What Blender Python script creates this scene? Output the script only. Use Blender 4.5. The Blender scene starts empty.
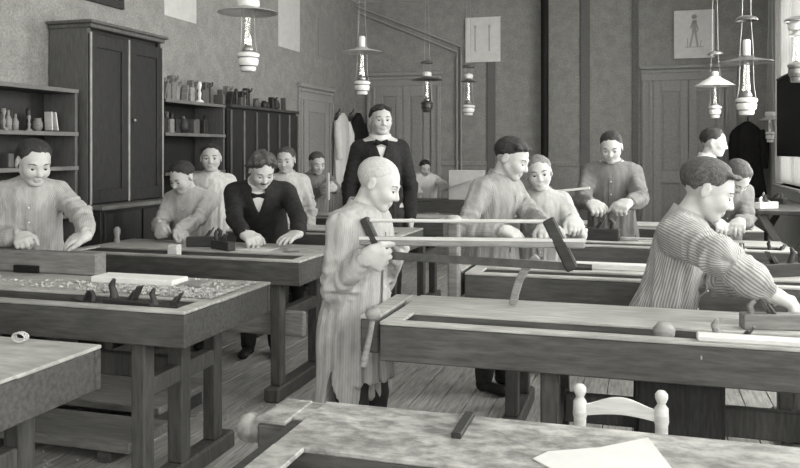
import bpy, bmesh, math, random
import numpy as np
from mathutils import Vector, Matrix

random.seed(7)
rng = np.random.default_rng(7)
scene = bpy.context.scene
col = scene.collection
R = math.radians

# ---------------------------------------------------------------- camera
H_CAM, F_PX, HOR = 1.38, 800.0, 150.0
YAW = math.atan2(240, 800)
SN, CS = math.sin(YAW), math.cos(YAW)
cam_d = bpy.data.cameras.new('camera')
cam_d.sensor_width = 36.0
cam_d.lens = 36.0 * F_PX / 800.0
cam_d.shift_y = -(234.0 - HOR) / 800.0
cam_d.clip_start = 0.05
cam = bpy.data.objects.new('camera', cam_d)
cam.location = (0, 0, H_CAM)
cam.rotation_euler = (math.pi / 2, 0, YAW)
col.objects.link(cam)
scene.camera = cam

# ---------------------------------------------------------------- view, sky
vs = scene.view_settings
vs.view_transform = 'Standard'
vs.look = 'None'
vs.gamma = 1.0
vs.use_curve_mapping = False
vs.exposure = 0.0
world = bpy.data.worlds.new('overcast_sky')
scene.world = world
world.use_nodes = True
bg = world.node_tree.nodes['Background']
bg.inputs[0].default_value = (1.0, 1.0, 0.995, 1)
bg.inputs[1].default_value = 1.6

# room extents
XL, XR, YB, YF, ZC = -3.95, 1.55, 11.0, -2.4, 3.52
# windows: (a, b, z0, z1) along the right wall (Y range) and the rear wall (X range)
WIN_R = [(-1.9, -0.3, 1.0, 3.15), (0.5, 2.1, 1.0, 3.15), (2.9, 4.5, 1.0, 3.15), (5.0, 6.4, 1.0, 3.15), (6.95, 8.35, 1.0, 3.15), (8.75, 10.45, 0.98, 3.2)]  # the fifth, out of view, is added to brighten the far end
WIN_F = [(-3.4, -2.1, 1.0, 3.15), (-1.5, -0.2, 1.0, 3.15), (0.2, 1.3, 1.0, 3.15)]  # unseen windows behind the camera, put in as fill

def area(name, loc, rot, sx, sy, power):
    l = bpy.data.lights.new(name, 'AREA')
    l.shape = 'RECTANGLE'
    l.size, l.size_y = sx, sy
    l.energy = power
    l.color = (1.0, 1.0, 0.995)
    o = bpy.data.objects.new(name, l)
    o.location = loc
    o.rotation_euler = rot
    col.objects.link(o)
    return o
# daylight entering by the windows, the added ones included
P_R, P_F = 118.0, 48.0
for (a, b, z0, z1) in WIN_R:
    area('daylight', (XR + 0.30, (a + b) / 2, (z0 + z1) / 2), (R(90), 0, R(90)), b - a, z1 - z0,
         P_R * (0.5 if a > 8 else 1.6 if a > 6.5 else 1.0))
for (a, b, z0, z1) in WIN_F:
    area('daylight', ((a + b) / 2, YF - 0.30, (z0 + z1) / 2), (R(90), 0, 0), b - a, z1 - z0, P_F)

# ---------------------------------------------------------------- projection helper (pixel + depth row -> world point)
def at(px, py, Y):
    u = (px - 400.0) / F_PX
    d = Y / (CS + SN * u)
    return Vector((d * (-SN + CS * u), Y, H_CAM - (py - HOR) * d / F_PX))
def at_x(px, py, X):
    u = (px - 400.0) / F_PX
    d = X / (-SN + CS * u)
    return Vector((X, d * (CS + SN * u), H_CAM - (py - HOR) * d / F_PX))
def at_z(px, py, z):
    d = (H_CAM - z) * F_PX / (py - HOR)
    u = (px - 400.0) / F_PX
    return Vector((d * (-SN + CS * u), d * (CS + SN * u), z))

# ---------------------------------------------------------------- materials
def grey(v):
    return (v, v * 0.997, v * 0.978, 1.0)
MATS = {}
def mat(name, v, rough=0.6, var=0.0, scale=6.0, stretch=(1, 1, 1), bump=0.0, spec=0.3, detail=6, metal=0.0, var2=0.0, lo=0.35, hi=0.65):
    """grey noise material: colour varies from v*(1-var) to v*(1+var)"""
    if name in MATS:
        return MATS[name]
    m = bpy.data.materials.new(name)
    m.use_nodes = True
    nt = m.node_tree
    N, L = nt.nodes, nt.links
    b = N['Principled BSDF']
    b.inputs['Base Color'].default_value = grey(v)
    b.inputs['Roughness'].default_value = rough
    b.inputs['Specular IOR Level'].default_value = spec
    b.inputs['Metallic'].default_value = metal
    if var or bump:
        tc = N.new('ShaderNodeTexCoord')
        mp = N.new('ShaderNodeMapping')
        mp.inputs['Scale'].default_value = stretch
        L.new(tc.outputs['Object'], mp.inputs[0])
        nz = N.new('ShaderNodeTexNoise')
        nz.inputs['Scale'].default_value = scale
        nz.inputs['Detail'].default_value = detail
        nz.inputs['Roughness'].default_value = 0.62
        L.new(mp.outputs[0], nz.inputs['Vector'])
        rp = N.new('ShaderNodeValToRGB')
        rp.color_ramp.elements[0].position = lo
        rp.color_ramp.elements[1].position = hi
        rp.color_ramp.elements[0].color = grey(v * (1 - var))
        rp.color_ramp.elements[1].color = grey(v * (1 + var))
        L.new(nz.outputs['Fac'], rp.inputs[0])
        out = rp.outputs[0]
        if var2:
            n2 = N.new('ShaderNodeTexNoise')
            n2.inputs['Scale'].default_value = scale * 0.17
            n2.inputs['Detail'].default_value = 3
            L.new(tc.outputs['Object'], n2.inputs['Vector'])
            r2 = N.new('ShaderNodeValToRGB')
            r2.color_ramp.elements[0].position = 0.35
            r2.color_ramp.elements[1].position = 0.65
            r2.color_ramp.elements[0].color = grey(1 - var2)
            r2.color_ramp.elements[1].color = grey(1 + var2)
            L.new(n2.outputs['Fac'], r2.inputs[0])
            mx = N.new('ShaderNodeMixRGB')
            mx.blend_type = 'MULTIPLY'
            mx.inputs[0].default_value = 1.0
            L.new(out, mx.inputs[1]); L.new(r2.outputs[0], mx.inputs[2])
            out = mx.outputs[0]
        if var:
            L.new(out, b.inputs['Base Color'])
        if bump:
            bp = N.new('ShaderNodeBump')
            bp.inputs['Strength'].default_value = bump
            bp.inputs['Distance'].default_value = 0.01
            L.new(nz.outputs['Fac'], bp.inputs['Height'])
            L.new(bp.outputs[0], b.inputs['Normal'])
    MATS[name] = m
    return m
def glass_mat(name, v=0.9, trans=0.9, rough=0.05):
    m = bpy.data.materials.new(name)
    m.use_nodes = True
    nt = m.node_tree
    N, L = nt.nodes, nt.links
    N.clear()
    o = N.new('ShaderNodeOutputMaterial')
    t = N.new('ShaderNodeBsdfTransparent'); t.inputs[0].default_value = grey(0.97)
    g = N.new('ShaderNodeBsdfGlossy'); g.inputs[0].default_value = grey(v); g.inputs[1].default_value = rough
    x = N.new('ShaderNodeMixShader'); x.inputs[0].default_value = 1 - trans
    L.new(t.outputs[0], x.inputs[1]); L.new(g.outputs[0], x.inputs[2]); L.new(x.outputs[0], o.inputs[0])
    MATS[name] = m
    return m
def cloth_mat(name, v, stripe=0.0, freq=900.0, rough=0.9, var=0.12):
    """woven cloth; stripe>0 draws woven stripes along the cut of the garment (float attribute 'stripe')"""
    m = bpy.data.materials.new(name)
    m.use_nodes = True
    nt = m.node_tree
    N, L = nt.nodes, nt.links
    b = N['Principled BSDF']
    b.inputs['Roughness'].default_value = rough
    b.inputs['Specular IOR Level'].default_value = 0.12
    tc = N.new('ShaderNodeTexCoord')
    nz = N.new('ShaderNodeTexNoise'); nz.inputs['Scale'].default_value = 30; nz.inputs['Detail'].default_value = 6
    mp = N.new('ShaderNodeMapping'); mp.inputs['Scale'].default_value = (1, 1, .45)
    L.new(tc.outputs['Object'], mp.inputs[0]); L.new(mp.outputs[0], nz.inputs['Vector'])
    rp = N.new('ShaderNodeValToRGB')
    rp.color_ramp.elements[0].position = .35; rp.color_ramp.elements[1].position = .65
    rp.color_ramp.elements[0].color = grey(v * (1 - var)); rp.color_ramp.elements[1].color = grey(v * (1 + var))
    L.new(nz.outputs['Fac'], rp.inputs[0])
    out = rp.outputs[0]
    if stripe:
        a = N.new('ShaderNodeAttribute'); a.attribute_name = 'stripe'
        mu = N.new('ShaderNodeMath'); mu.operation = 'MULTIPLY'; mu.inputs[1].default_value = freq
        L.new(a.outputs['Fac'], mu.inputs[0])
        s = N.new('ShaderNodeMath'); s.operation = 'SINE'; L.new(mu.outputs[0], s.inputs[0])
        r2 = N.new('ShaderNodeMapRange'); r2.inputs['From Min'].default_value = -0.6; r2.inputs['From Max'].default_value = 0.6
        r2.inputs['To Min'].default_value = 1 - stripe; r2.inputs['To Max'].default_value = 1 + stripe * .4
        L.new(s.outputs[0], r2.inputs['Value'])
        mx = N.new('ShaderNodeMixRGB'); mx.blend_type = 'MULTIPLY'; mx.inputs[0].default_value = 1
        L.new(out, mx.inputs[1]); L.new(r2.outputs[0], mx.inputs[2])
        out = mx.outputs[0]
    L.new(out, b.inputs['Base Color'])
    bp = N.new('ShaderNodeBump'); bp.inputs['Strength'].default_value = 0.55; bp.inputs['Distance'].default_value = 0.016
    L.new(nz.outputs['Fac'], bp.inputs['Height']); L.new(bp.outputs[0], b.inputs['Normal'])
    MATS[name] = m
    return m

mat('wallpaper', 0.275, 0.85, 0.16, 55, bump=0.1, detail=2, var2=0.10)
mat('wall_back_paint', 0.285, 0.8, 0.14, 55, bump=0.1, detail=2, var2=0.10)
mat('wall_pale', 0.62, 0.8, 0.05, 30)
mat('pilaster', 0.15, 0.8, 0.14, 55, detail=2)
mat('ceiling_white', 0.7, 0.9)
mat('floor_wood', 0.38, 0.6, 0.30, 9, (8, 0.7, 8), bump=0.25, var2=0.15)
mat('floor_gap', 0.02, 0.9)
mat('door_paint', 0.28, 0.55, 0.10, 30, detail=3)
mat('door_frame', 0.31, 0.55, 0.08, 30, detail=3)
mat('bench_top', 0.40, 0.42, 0.28, 7, (1, 9, 9), bump=0.2, var2=0.28, spec=0.5)  # paler than the aprons: wear and sky glare put into the colour
mat('bench_top_pale', 0.43, 0.45, 0.22, 9, (1, 3, 3), bump=0.2, var2=0.18, spec=0.5)
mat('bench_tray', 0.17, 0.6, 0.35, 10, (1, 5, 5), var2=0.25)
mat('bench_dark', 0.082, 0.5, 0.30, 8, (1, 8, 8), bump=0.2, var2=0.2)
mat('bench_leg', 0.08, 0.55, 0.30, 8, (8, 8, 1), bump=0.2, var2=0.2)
mat('wood_pale', 0.62, 0.5, 0.12, 10, (1, 8, 8))
mat('wood_mid', 0.27, 0.5, 0.25, 10, (1, 8, 8))
mat('wood_dark', 0.038, 0.45, 0.3, 10, (1, 8, 8))
mat('plank_mid', 0.20, 0.55, 0.25, 8, (1, 8, 8), var2=0.15)
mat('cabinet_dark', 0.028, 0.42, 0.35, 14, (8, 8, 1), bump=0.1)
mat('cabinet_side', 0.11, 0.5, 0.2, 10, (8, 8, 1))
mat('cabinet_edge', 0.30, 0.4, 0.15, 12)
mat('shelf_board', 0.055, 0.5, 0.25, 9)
mat('shelf_edge', 0.16, 0.5, 0.15, 9)
mat('poster_paper', 0.72, 0.85, 0.06, 14)
mat('bench_top_worn', 0.29, 0.5, 0.42, 16, (1, 1.6, 1), bump=0.3, var2=0.22, spec=0.4, lo=.38, hi=.62)
mat('paper', 0.58, 0.85, 0.04, 14)
mat('paper_grey', 0.56, 0.85, 0.06, 14)
mat('paper_dim', 0.26, 0.85, 0.06, 14)
mat('ink', 0.44, 0.9)
mat('iron_black', 0.012, 0.6, spec=0.2)
mat('iron', 0.10, 0.35, 0.2, 20, metal=0.6)
mat('steel', 0.45, 0.25, 0.15, 20, metal=0.9)
mat('enamel', 0.78, 0.25, spec=0.6)
mat('enamel_grey', 0.5, 0.3, spec=0.5)
mat('enamel_dark', 0.10, 0.35, spec=0.5)
mat('brass', 0.35, 0.3, metal=0.8)
mat('pipe_paint', 0.30, 0.5)
mat('shaving', 0.52, 0.7, 0.2, 30)
mat('skin', 0.50, 0.55, 0.05, 40, spec=0.25)
mat('sclera', 0.22, 0.4)
mat('iris', 0.02, 0.3)
mat('brow', 0.12, 0.8)
mat('lip', 0.40, 0.6)
mat('hair_dark', 0.035, 0.6, 0.6, 60, (6, 1, 1), bump=0.8, spec=0.35)
mat('hair_mid', 0.085, 0.6, 0.5, 60, (6, 1, 1), bump=0.8, spec=0.35)
mat('hair_light', 0.22, 0.65, 0.35, 60, (6, 1, 1), bump=0.7)
mat('hair_shorn', 0.47, 0.8, 0.16, 120, bump=0.2)
mat('leather', 0.02, 0.45, 0.3, 20)
mat('trouser', 0.028, 0.85, 0.25, 25, bump=0.2)
mat('suit', 0.022, 0.85, 0.3, 40, bump=0.25)
mat('linen_white', 0.75, 0.8, 0.05, 30)
cloth_mat('smock_pale', 0.44)
cloth_mat('smock_grey', 0.20)
cloth_mat('smock_mid', 0.35)
cloth_mat('smock_linen', 0.38, 0.10, 700)
cloth_mat('smock_stripe', 0.41, 0.40, 620)
cloth_mat('smock_stripe_soft', 0.32, 0.26, 760)
cloth_mat('smock_stripe_pale', 0.40, 0.20, 760)
cloth_mat('smock_white', 0.62)
cloth_mat('coat_black', 0.02)
glass_mat('pane_glass', 0.9, 0.92)
def curtain_mat(name):
    m = bpy.data.materials.new(name); m.use_nodes = True
    N, L = m.node_tree.nodes, m.node_tree.links
    N.clear()
    o = N.new('ShaderNodeOutputMaterial')
    d = N.new('ShaderNodeBsdfDiffuse'); d.inputs[0].default_value = grey(.7)
    t = N.new('ShaderNodeBsdfTranslucent'); t.inputs[0].default_value = grey(.30)
    x = N.new('ShaderNodeMixShader'); x.inputs[0].default_value = .5
    L.new(d.outputs[0], x.inputs[1]); L.new(t.outputs[0], x.inputs[2]); L.new(x.outputs[0], o.inputs[0])
    MATS[name] = m
curtain_mat('curtain_cloth')
glass_mat('lamp_glass', 0.95, 0.72, 0.1)

# ---------------------------------------------------------------- mesh helpers
def link(name, data, parent=None):
    o = bpy.data.objects.new(name, data)
    col.objects.link(o)
    if parent is not None:
        o.parent = parent
    return o
def tag(o, label=None, cat=None, group=None, kind=None):
    if label: o['label'] = label
    if cat: o['category'] = cat
    if group: o['group'] = group
    if kind: o['kind'] = kind
    return o
def empty(name, loc=(0, 0, 0), rz=0.0, label=None, cat=None, group=None, kind=None):
    o = bpy.data.objects.new(name, None)
    o.empty_display_size = 0.1
    o.location = loc
    o.rotation_euler = (0, 0, rz)
    col.objects.link(o)
    return tag(o, label, cat, group, kind)
def copy_tree(o, parent=None):
    c = o.copy()
    col.objects.link(c)
    c.parent = parent
    for ch in list(o.children):
        copy_tree(ch, c)
    return c

class MB:
    """collects shapes into one mesh"""
    def __init__(self):
        self.v, self.f, self.s = [], [], []
    def add(self, vs, fs, smooth=False):
        o = len(self.v)
        self.v += [tuple(p) for p in vs]
        self.f += [tuple(i + o for i in f) for f in fs]
        self.s += [smooth] * len(fs)
        return self
    def box(self, lo, hi, b=0.004, M=None):
        c = [(lo[i] + hi[i]) / 2 for i in range(3)]
        h = [abs(hi[i] - lo[i]) / 2 for i in range(3)]
        b = min(b, min(h) * 0.45)
        vs, idx = [], {}
        for sx in (-1, 1):
            for sy in (-1, 1):
                for sz in (-1, 1):
                    s = (sx, sy, sz)
                    for ax in range(3):
                        p = [c[i] + s[i] * (h[i] if i == ax else h[i] - b) for i in range(3)]
                        idx[(s, ax)] = len(vs)
                        vs.append(Vector(p))
        fs = []
        def quad(q, n):
            a, bb, cc = vs[q[0]], vs[q[1]], vs[q[2]]
            if (bb - a).cross(cc - a).dot(n) < 0:
                q = q[::-1]
            fs.append(tuple(q))
        for ax in range(3):
            u, w = (ax + 1) % 3, (ax + 2) % 3
            for s in (-1, 1):
                q = []
                for (a1, a2) in ((-1, -1), (1, -1), (1, 1), (-1, 1)):
                    k = [0, 0, 0]; k[ax] = s; k[u] = a1; k[w] = a2
                    q.append(idx[(tuple(k), ax)])
                n = Vector((0, 0, 0)); n[ax] = s
                quad(q, n)
            for s1 in (-1, 1):
                for s2 in (-1, 1):
                    k1 = [0, 0, 0]; k1[u] = s1; k1[w] = s2; k1[ax] = -1
                    k2 = list(k1); k2[ax] = 1
                    q = [idx[(tuple(k1), u)], idx[(tuple(k2), u)], idx[(tuple(k2), w)], idx[(tuple(k1), w)]]
                    n = Vector((0, 0, 0)); n[u] = s1; n[w] = s2
                    quad(q, n)
        for sx in (-1, 1):
            for sy in (-1, 1):
                for sz in (-1, 1):
                    s = (sx, sy, sz)
                    quad([idx[(s, 0)], idx[(s, 1)], idx[(s, 2)]], Vector(s))
        if M is not None:
            vs = [M @ p for p in vs]
        return self.add(vs, fs)
    def bar(self, a, b, w, t, bev=0.003, up=(0, 0, 1)):
        """rectangular bar from a to b, width w (sideways), thickness t (along up)"""
        a, b = Vector(a), Vector(b)
        d = b - a
        L = d.length
        x = d.normalized()
        up = Vector(up)
        y = up.cross(x)
        if y.length < 1e-4:
            y = Vector((0, 1, 0)).cross(x)
            if y.length < 1e-4:
                y = Vector((1, 0, 0))
        y.normalize()
        z = x.cross(y)
        M = Matrix((x, y, z)).transposed().to_4x4()
        M.translation = a
        return self.box((0, -w / 2, -t / 2), (L, w / 2, t / 2), bev, M)
    def tube(self, pts, r, n=10, cap=True):
        pts = [Vector(p) for p in pts]
        rs = r if isinstance(r, (list, tuple)) else [r] * len(pts)
        vs, fs = [], []
        ref = None
        for i, p in enumerate(pts):
            d = (pts[min(i + 1, len(pts) - 1)] - pts[max(i - 1, 0)]).normalized()
            if ref is None:
                ref = Vector((0, 0, 1)) if abs(d.z) < 0.9 else Vector((1, 0, 0))
            x = (ref - d * ref.dot(d)).normalized()
            ref = x
            y = d.cross(x)
            for k in range(n):
                an = 2 * math.pi * k / n
                vs.append(p + (x * math.cos(an) + y * math.sin(an)) * rs[i])
        for i in range(len(pts) - 1):
            for k in range(n):
                k2 = (k + 1) % n
                fs.append((i * n + k, i * n + k2, (i + 1) * n + k2, (i + 1) * n + k))
        self.add(vs, fs, True)
        if cap:
            m = (len(pts) - 1) * n
            self.add(vs[:n], [tuple(range(n))[::-1]])
            self.add(vs[m:], [tuple(range(n))])
        return self
    def lathe(self, prof, n=20, c=(0, 0, 0), M=None):
        """prof: (r, z) from bottom to top"""
        vs, fs = [], []
        for (r, z) in prof:
            for k in range(n):
                an = 2 * math.pi * k / n
                vs.append(Vector((c[0] + r * math.cos(an), c[1] + r * math.sin(an), c[2] + z)))
        for i in range(len(prof) - 1):
            for k in range(n):
                k2 = (k + 1) % n
                fs.append((i * n + k, i * n + k2, (i + 1) * n + k2, (i + 1) * n + k))
        if M is not None:
            vs = [M @ p for p in vs]
        self.add(vs, fs, True)
        return self
    def prism(self, poly, axis, lo, hi):
        """extrude a 2-D polygon (list of (a,b)) along axis 'x','y','z' between lo and hi"""
        vs, n = [], len(poly)
        for w in (lo, hi):
            for (a, b) in poly:
                vs.append({'x': (w, a, b), 'y': (a, w, b), 'z': (a, b, w)}[axis])
        fs = [tuple(range(n))[::-1], tuple(range(n, 2 * n))]
        for k in range(n):
            k2 = (k + 1) % n
            fs.append((k, k2, n + k2, n + k))
        return self.add(vs, fs)
    def ball(self, c, r, n=12, m=8, sc=(1, 1, 1)):
        prof = [(max(1e-4, math.sin(math.pi * i / m)) , -math.cos(math.pi * i / m)) for i in range(m + 1)]
        M = Matrix.Translation(Vector(c)) @ Matrix.Diagonal((r * sc[0], r * sc[1], r * sc[2], 1))
        return self.lathe(prof, n, (0, 0, 0), M)
    def mesh(self, name, material, off=(0, 0, 0)):
        me = bpy.data.meshes.new(name)
        ox, oy, oz = off
        me.from_pydata([(x - ox, y - oy, z - oz) for (x, y, z) in self.v], [], self.f)
        me.polygons.foreach_set('use_smooth', self.s)
        bm = bmesh.new(); bm.from_mesh(me)
        bmesh.ops.recalc_face_normals(bm, faces=bm.faces)
        bm.to_mesh(me); bm.free()
        me.materials.append(MATS[material])
        me.update()
        return me
    def build(self, name, material, parent=None, world=True):
        """world=True: coordinates are world ones; stored relative to the parent chain"""
        off = Vector((0, 0, 0))
        if parent is not None and world:
            p = parent
            while p is not None:
                off += p.location
                p = p.parent
        if parent is None:
            # origin at base centre
            xs = [p[0] for p in self.v]; ys = [p[1] for p in self.v]; zs = [p[2] for p in self.v]
            off = Vector(((min(xs) + max(xs)) / 2, (min(ys) + max(ys)) / 2, min(zs)))
            o = link(name, self.mesh(name, material, off))
            o.location = off
            return o
        return link(name, self.mesh(name, material, off), parent)

def rotM(loc, rz=0, rx=0, ry=0):
    return Matrix.Translation(Vector(loc)) @ Matrix.Rotation(rz, 4, 'Z') @ Matrix.Rotation(ry, 4, 'Y') @ Matrix.Rotation(rx, 4, 'X')

# ================================================================ ROOM
def struct(name, mb, m):
    return tag(mb.build(name, m), kind='structure')

# floor with separate boards
fl = MB().box((XL - .1, YF - .1, -0.08), (XR + .1, YB + .1, -0.022), 0).build('floor', 'floor_gap')
tag(fl, kind='structure')
PW = 0.145
seg = [YF, 0.6, 3.1, 5.7, 8.3, YB]
cache = {}
i = 0
x = XL
while x < XR - 0.02:
    w = min(PW, XR - x)
    off = random.uniform(-0.9, 0.9)
    for k in range(5):
        y0 = seg[k] + (off if k > 0 else 0)
        y1 = seg[k + 1] + (off if k < 4 else 0)
        key = (round(w, 3), round(y1 - y0, 1))
        mb = MB().box((x + .002, y0 + .002, -0.022), (x + w - .002, y1 - .002, random.uniform(-0.0012, 0.0)), 0.003)
        p = mb.build('floor_board', 'floor_wood', fl)
    x += PW
struct('ceiling', MB().box((XL - .1, YF - .1, ZC), (XR + .1, YB + .1, ZC + .1), 0), 'ceiling_white')
struct('wall_left', MB().box((XL - .15, YF - .15, 0), (XL, YB + .15, ZC), 0), 'wallpaper')
struct('wall_back', MB().box((XL, YB, 0), (XR, YB + .15, ZC), 0), 'wall_back_paint')
def wall_with_windows(name, wins, along_y, m):
    mb = MB()
    T = 0.28
    lo, hi = (YF - .15, YB + .15) if along_y else (XL, XR)
    def bx(a, b, z0, z1):
        if along_y:
            mb.box((XR, a, z0), (XR + T, b, z1), 0)
        else:
            mb.box((a, YF - T, z0), (b, YF, z1), 0)
    prev = lo
    for (a, b, z0, z1) in wins:
        bx(prev, a, 0, ZC)
        bx(a, b, 0, z0)
        bx(a, b, z1, ZC)
        prev = b
    bx(prev, hi, 0, ZC)
    return struct(name, mb, m)
wall_with_windows('wall_right', WIN_R, True, 'wall_pale')
wall_with_windows('wall_front', WIN_F, False, 'wallpaper')
wn = 0
for along_y, wins in ((True, WIN_R), (False, WIN_F)):
    for (a, b, z0, z1) in wins:
        wn += 1
        base = (XR + .14, (a + b) / 2, z0) if along_y else ((a + b) / 2, YF - .14, z0)
        e = empty('window_%d' % wn, base, R(90) if along_y else 0, kind='structure')
        w, h = b - a, z1 - z0
        fr = MB()
        t = 0.05
        fr.box((-w / 2, -.04, 0), (-w / 2 + t, .04, h)).box((w / 2 - t, -.04, 0), (w / 2, .04, h))
        fr.box((-w / 2, -.04, 0), (w / 2, .04, t)).box((-w / 2, -.04, h - t), (w / 2, .04, h))
        fr.box((-t / 2, -.035, t), (t / 2, .035, h - t))
        fr.build('window_frame', 'enamel', e, False)
        mu = MB()
        for zz in (h * .34, h * .67):
            mu.box((-w / 2 + t, -.02, zz - .018), (w / 2 - t, .02, zz + .018))
        mu.build('glazing_bar', 'enamel', e, False)
        for sx in (-1, 1):
            for (q0, q1) in ((t, h * .34), (h * .34, h * .67), (h * .67, h - t)):
                x0, x1 = (-w / 2 + t, -t / 2) if sx < 0 else (t / 2, w / 2 - t)
                MB().box((x0, -.004, q0), (x1, .004, q1), 0).build('pane', 'pane_glass', e, False)
        MB().box((-w / 2, -.14, -.03), (w / 2, .20 if not along_y else .18, 0.0)).build('window_sill', 'enamel', e, False)

# thin white curtain added to soften the brightness of the far right-hand window
m = MB()
y0, y1, z0, z1 = 8.755, 10.445, 1.0, 3.19
n = 90
vs = []
for z in (z0, z1):
    for i in range(n + 1):
        vs.append((XR + .055 + .012 * math.sin(i * .9) + .006 * math.sin(i * 2.1), y0 + (y1 - y0) * i / n, z))
m.add(vs, [(i, i + 1, n + 2 + i, n + 1 + i) for i in range(n)], True)
e = empty('curtain', (XR + .05, 9.6, 1.0), 0, 'thin white curtain added to soften the far right-hand window', 'curtain')
m.build('cloth', 'curtain_cloth', e)
MB().tube([(XR + .055, 8.755, 3.19), (XR + .055, 10.445, 3.19)], .008, 8).build('curtain_rod', 'brass', e)

# skirting and pilaster strips on the back wall
struct('baseboard_back', MB().box((XL, YB - .025, 0), (XR, YB, .18), .006), 'door_frame')
struct('baseboard_left', MB().box((XL, YF, 0), (XL + .02, YB, .18), .006), 'door_frame')
def strip(px0, px1, y0, y1, m, name, dep=.03):
    a, b = at(px0, y0, YB), at(px1, y1, YB)
    z1 = min(ZC - .002, a.z)
    z0 = max(0.18, b.z)
    return struct(name, MB().box((a.x, YB - dep, z0), (b.x, YB, z1), .004), m)
strip(487.5, 495.5, 62, 400, 'pilaster', 'trim_1')
strip(580.5, 590, -30, 400, 'pilaster', 'trim_2')
strip(632, 638.5, -30, 400, 'pilaster', 'trim_3', .02)
# dado rail across the back wall between door and stove pipe
zz = at(560, 164, YB).z
struct('trim_4', MB().box((at(437, 0, YB).x, YB - .02, zz - .03), (at(640, 0, YB).x, YB, zz + .03), .006), 'wall_back_paint')

# doors ---------------------------------------------------------------
def panel_door(name, x0, x1, z1, y, leaves, flip=1):
    """door in an X-aligned wall at depth y, moulded frame and panelled leaves"""
    e = empty(name, ((x0 + x1) / 2, y, 0), kind='structure')
    fw = 0.15
    for (a, b) in ((x0, x0 + fw), (x1 - fw, x1)):
        m = MB()
        m.box((a, y - .03, 0), (b, y, z1 - fw), .006)
        m.box((a + .015, y - .05, 0), (a + .05, y - .03, z1 - fw), .006)
        m.box((b - .05, y - .05, 0), (b - .015, y - .03, z1 - fw), .006)
        m.build('door_jamb', 'door_frame', e)
    m = MB().box((x0 - .02, y - .06, z1), (x1 + .02, y, z1 + .05), .008)
    m.box((x0, y - .03, z1 - fw), (x1, y, z1), .006).box((x0 + .015, y - .05, z1 - .05), (x1 - .015, y - .03, z1 - .015), .006)
    m.build('door_head', 'door_frame', e)
    w = (x1 - x0 - 2 * fw) / leaves
    for k in range(leaves):
        a = x0 + fw + k * w
        b = a + w
        top = z1 - fw
        leaf = MB().box((a + .004, y - .018, .01), (b - .004, y - .002, top), .003).build('door_leaf', 'door_paint', e)
        st = .10 if leaves == 2 else .12
        fr = MB()
        zs = [(.01, .22), (.95, 1.10), (top - .14, top)]
        fr.box((a + .004, y - .034, .01), (a + st, y - .018, top), .004).box((b - st, y - .034, .01), (b - .004, y - .018, top), .004)
        for (p, q) in zs:
            fr.box((a + st, y - .034, p), (b - st, y - .018, q), .004)
        fr.build('door_stile', 'door_frame', leaf)
        MB().box((a + st + .03, y - .028, .25), (b - st - .03, y - .018, .92), .008).build('door_panel', 'door_paint', leaf)
        MB().box((a + st + .03, y - .028, 1.13), (b - st - .03, y - .018, top - .17), .008).build('door_panel', 'door_paint', leaf)
    hx = x0 + fw + .06 if leaves == 1 else x0 + fw + w - .05
    MB().tube([(hx, y - .034, 1.03), (hx, y - .08, 1.03), (hx + .09, y - .085, 1.03)], .009, 8).build('door_handle', 'iron', e)
    return e
d1 = at(641, 70, YB); d2 = at(737, 70, YB)
panel_door('door_1', d1.x, d2.x, d1.z, YB, 2)
d1 = at(367, 77, YB); d2 = at(441, 77, YB)
panel_door('door_2', d1.x, d2.x, d1.z, YB, 2)
# door in the left wall, built like the others and turned into the wall
def side_door(name, y0, y1, z1):
    e = panel_door(name, -(y1 - y0) / 2, (y1 - y0) / 2, z1, 0, 1)
    e.location = (XL, (y0 + y1) / 2, 0)
    e.rotation_euler = (0, 0, R(90))
    return e
a = at_x(297.5, 85, XL); b = at_x(331, 85, XL)
side_door('door_3', a.y, b.y, a.z - .02)
a = at_x(318, 20, XL); b = at_x(334, 60, XL)
tag(MB().box((XL, a.y, b.z), (XL + .006, b.y, at_x(318, 17, XL).z), .001).build('wall_sheet', 'paper_dim'),
    'dim grey sheet on the left wall above the panelled door', 'poster')

# stove pipe and heating pipe
xp = at(546, 0, YB).x
m = MB().tube([(xp, YB - .16, 0.0), (xp, YB - .16, ZC)], .052, 16)
tag(m.build('stove_pipe', 'iron_black'), 'black stove pipe rising up the back wall to the ceiling', 'pipe')
m = MB()
p0, p1 = at(357, 7, YB - .03), at(461, 47, YB - .03)
for dz in (0, -.075):
    m.tube([p0 + Vector((0, 0, dz)), p1 + Vector((-.05 if dz else 0.0, 0, dz)), Vector((p1.x - (.06 if dz else 0), YB - .03, p1.z - .16)), Vector((p1.x - (.06 if dz else 0), YB - .03, 0.05))], .016, 8)
tag(m.build('heating_pipe', 'pipe_paint'), 'twin grey heating pipe slanting down the back wall', 'pipe')

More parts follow.
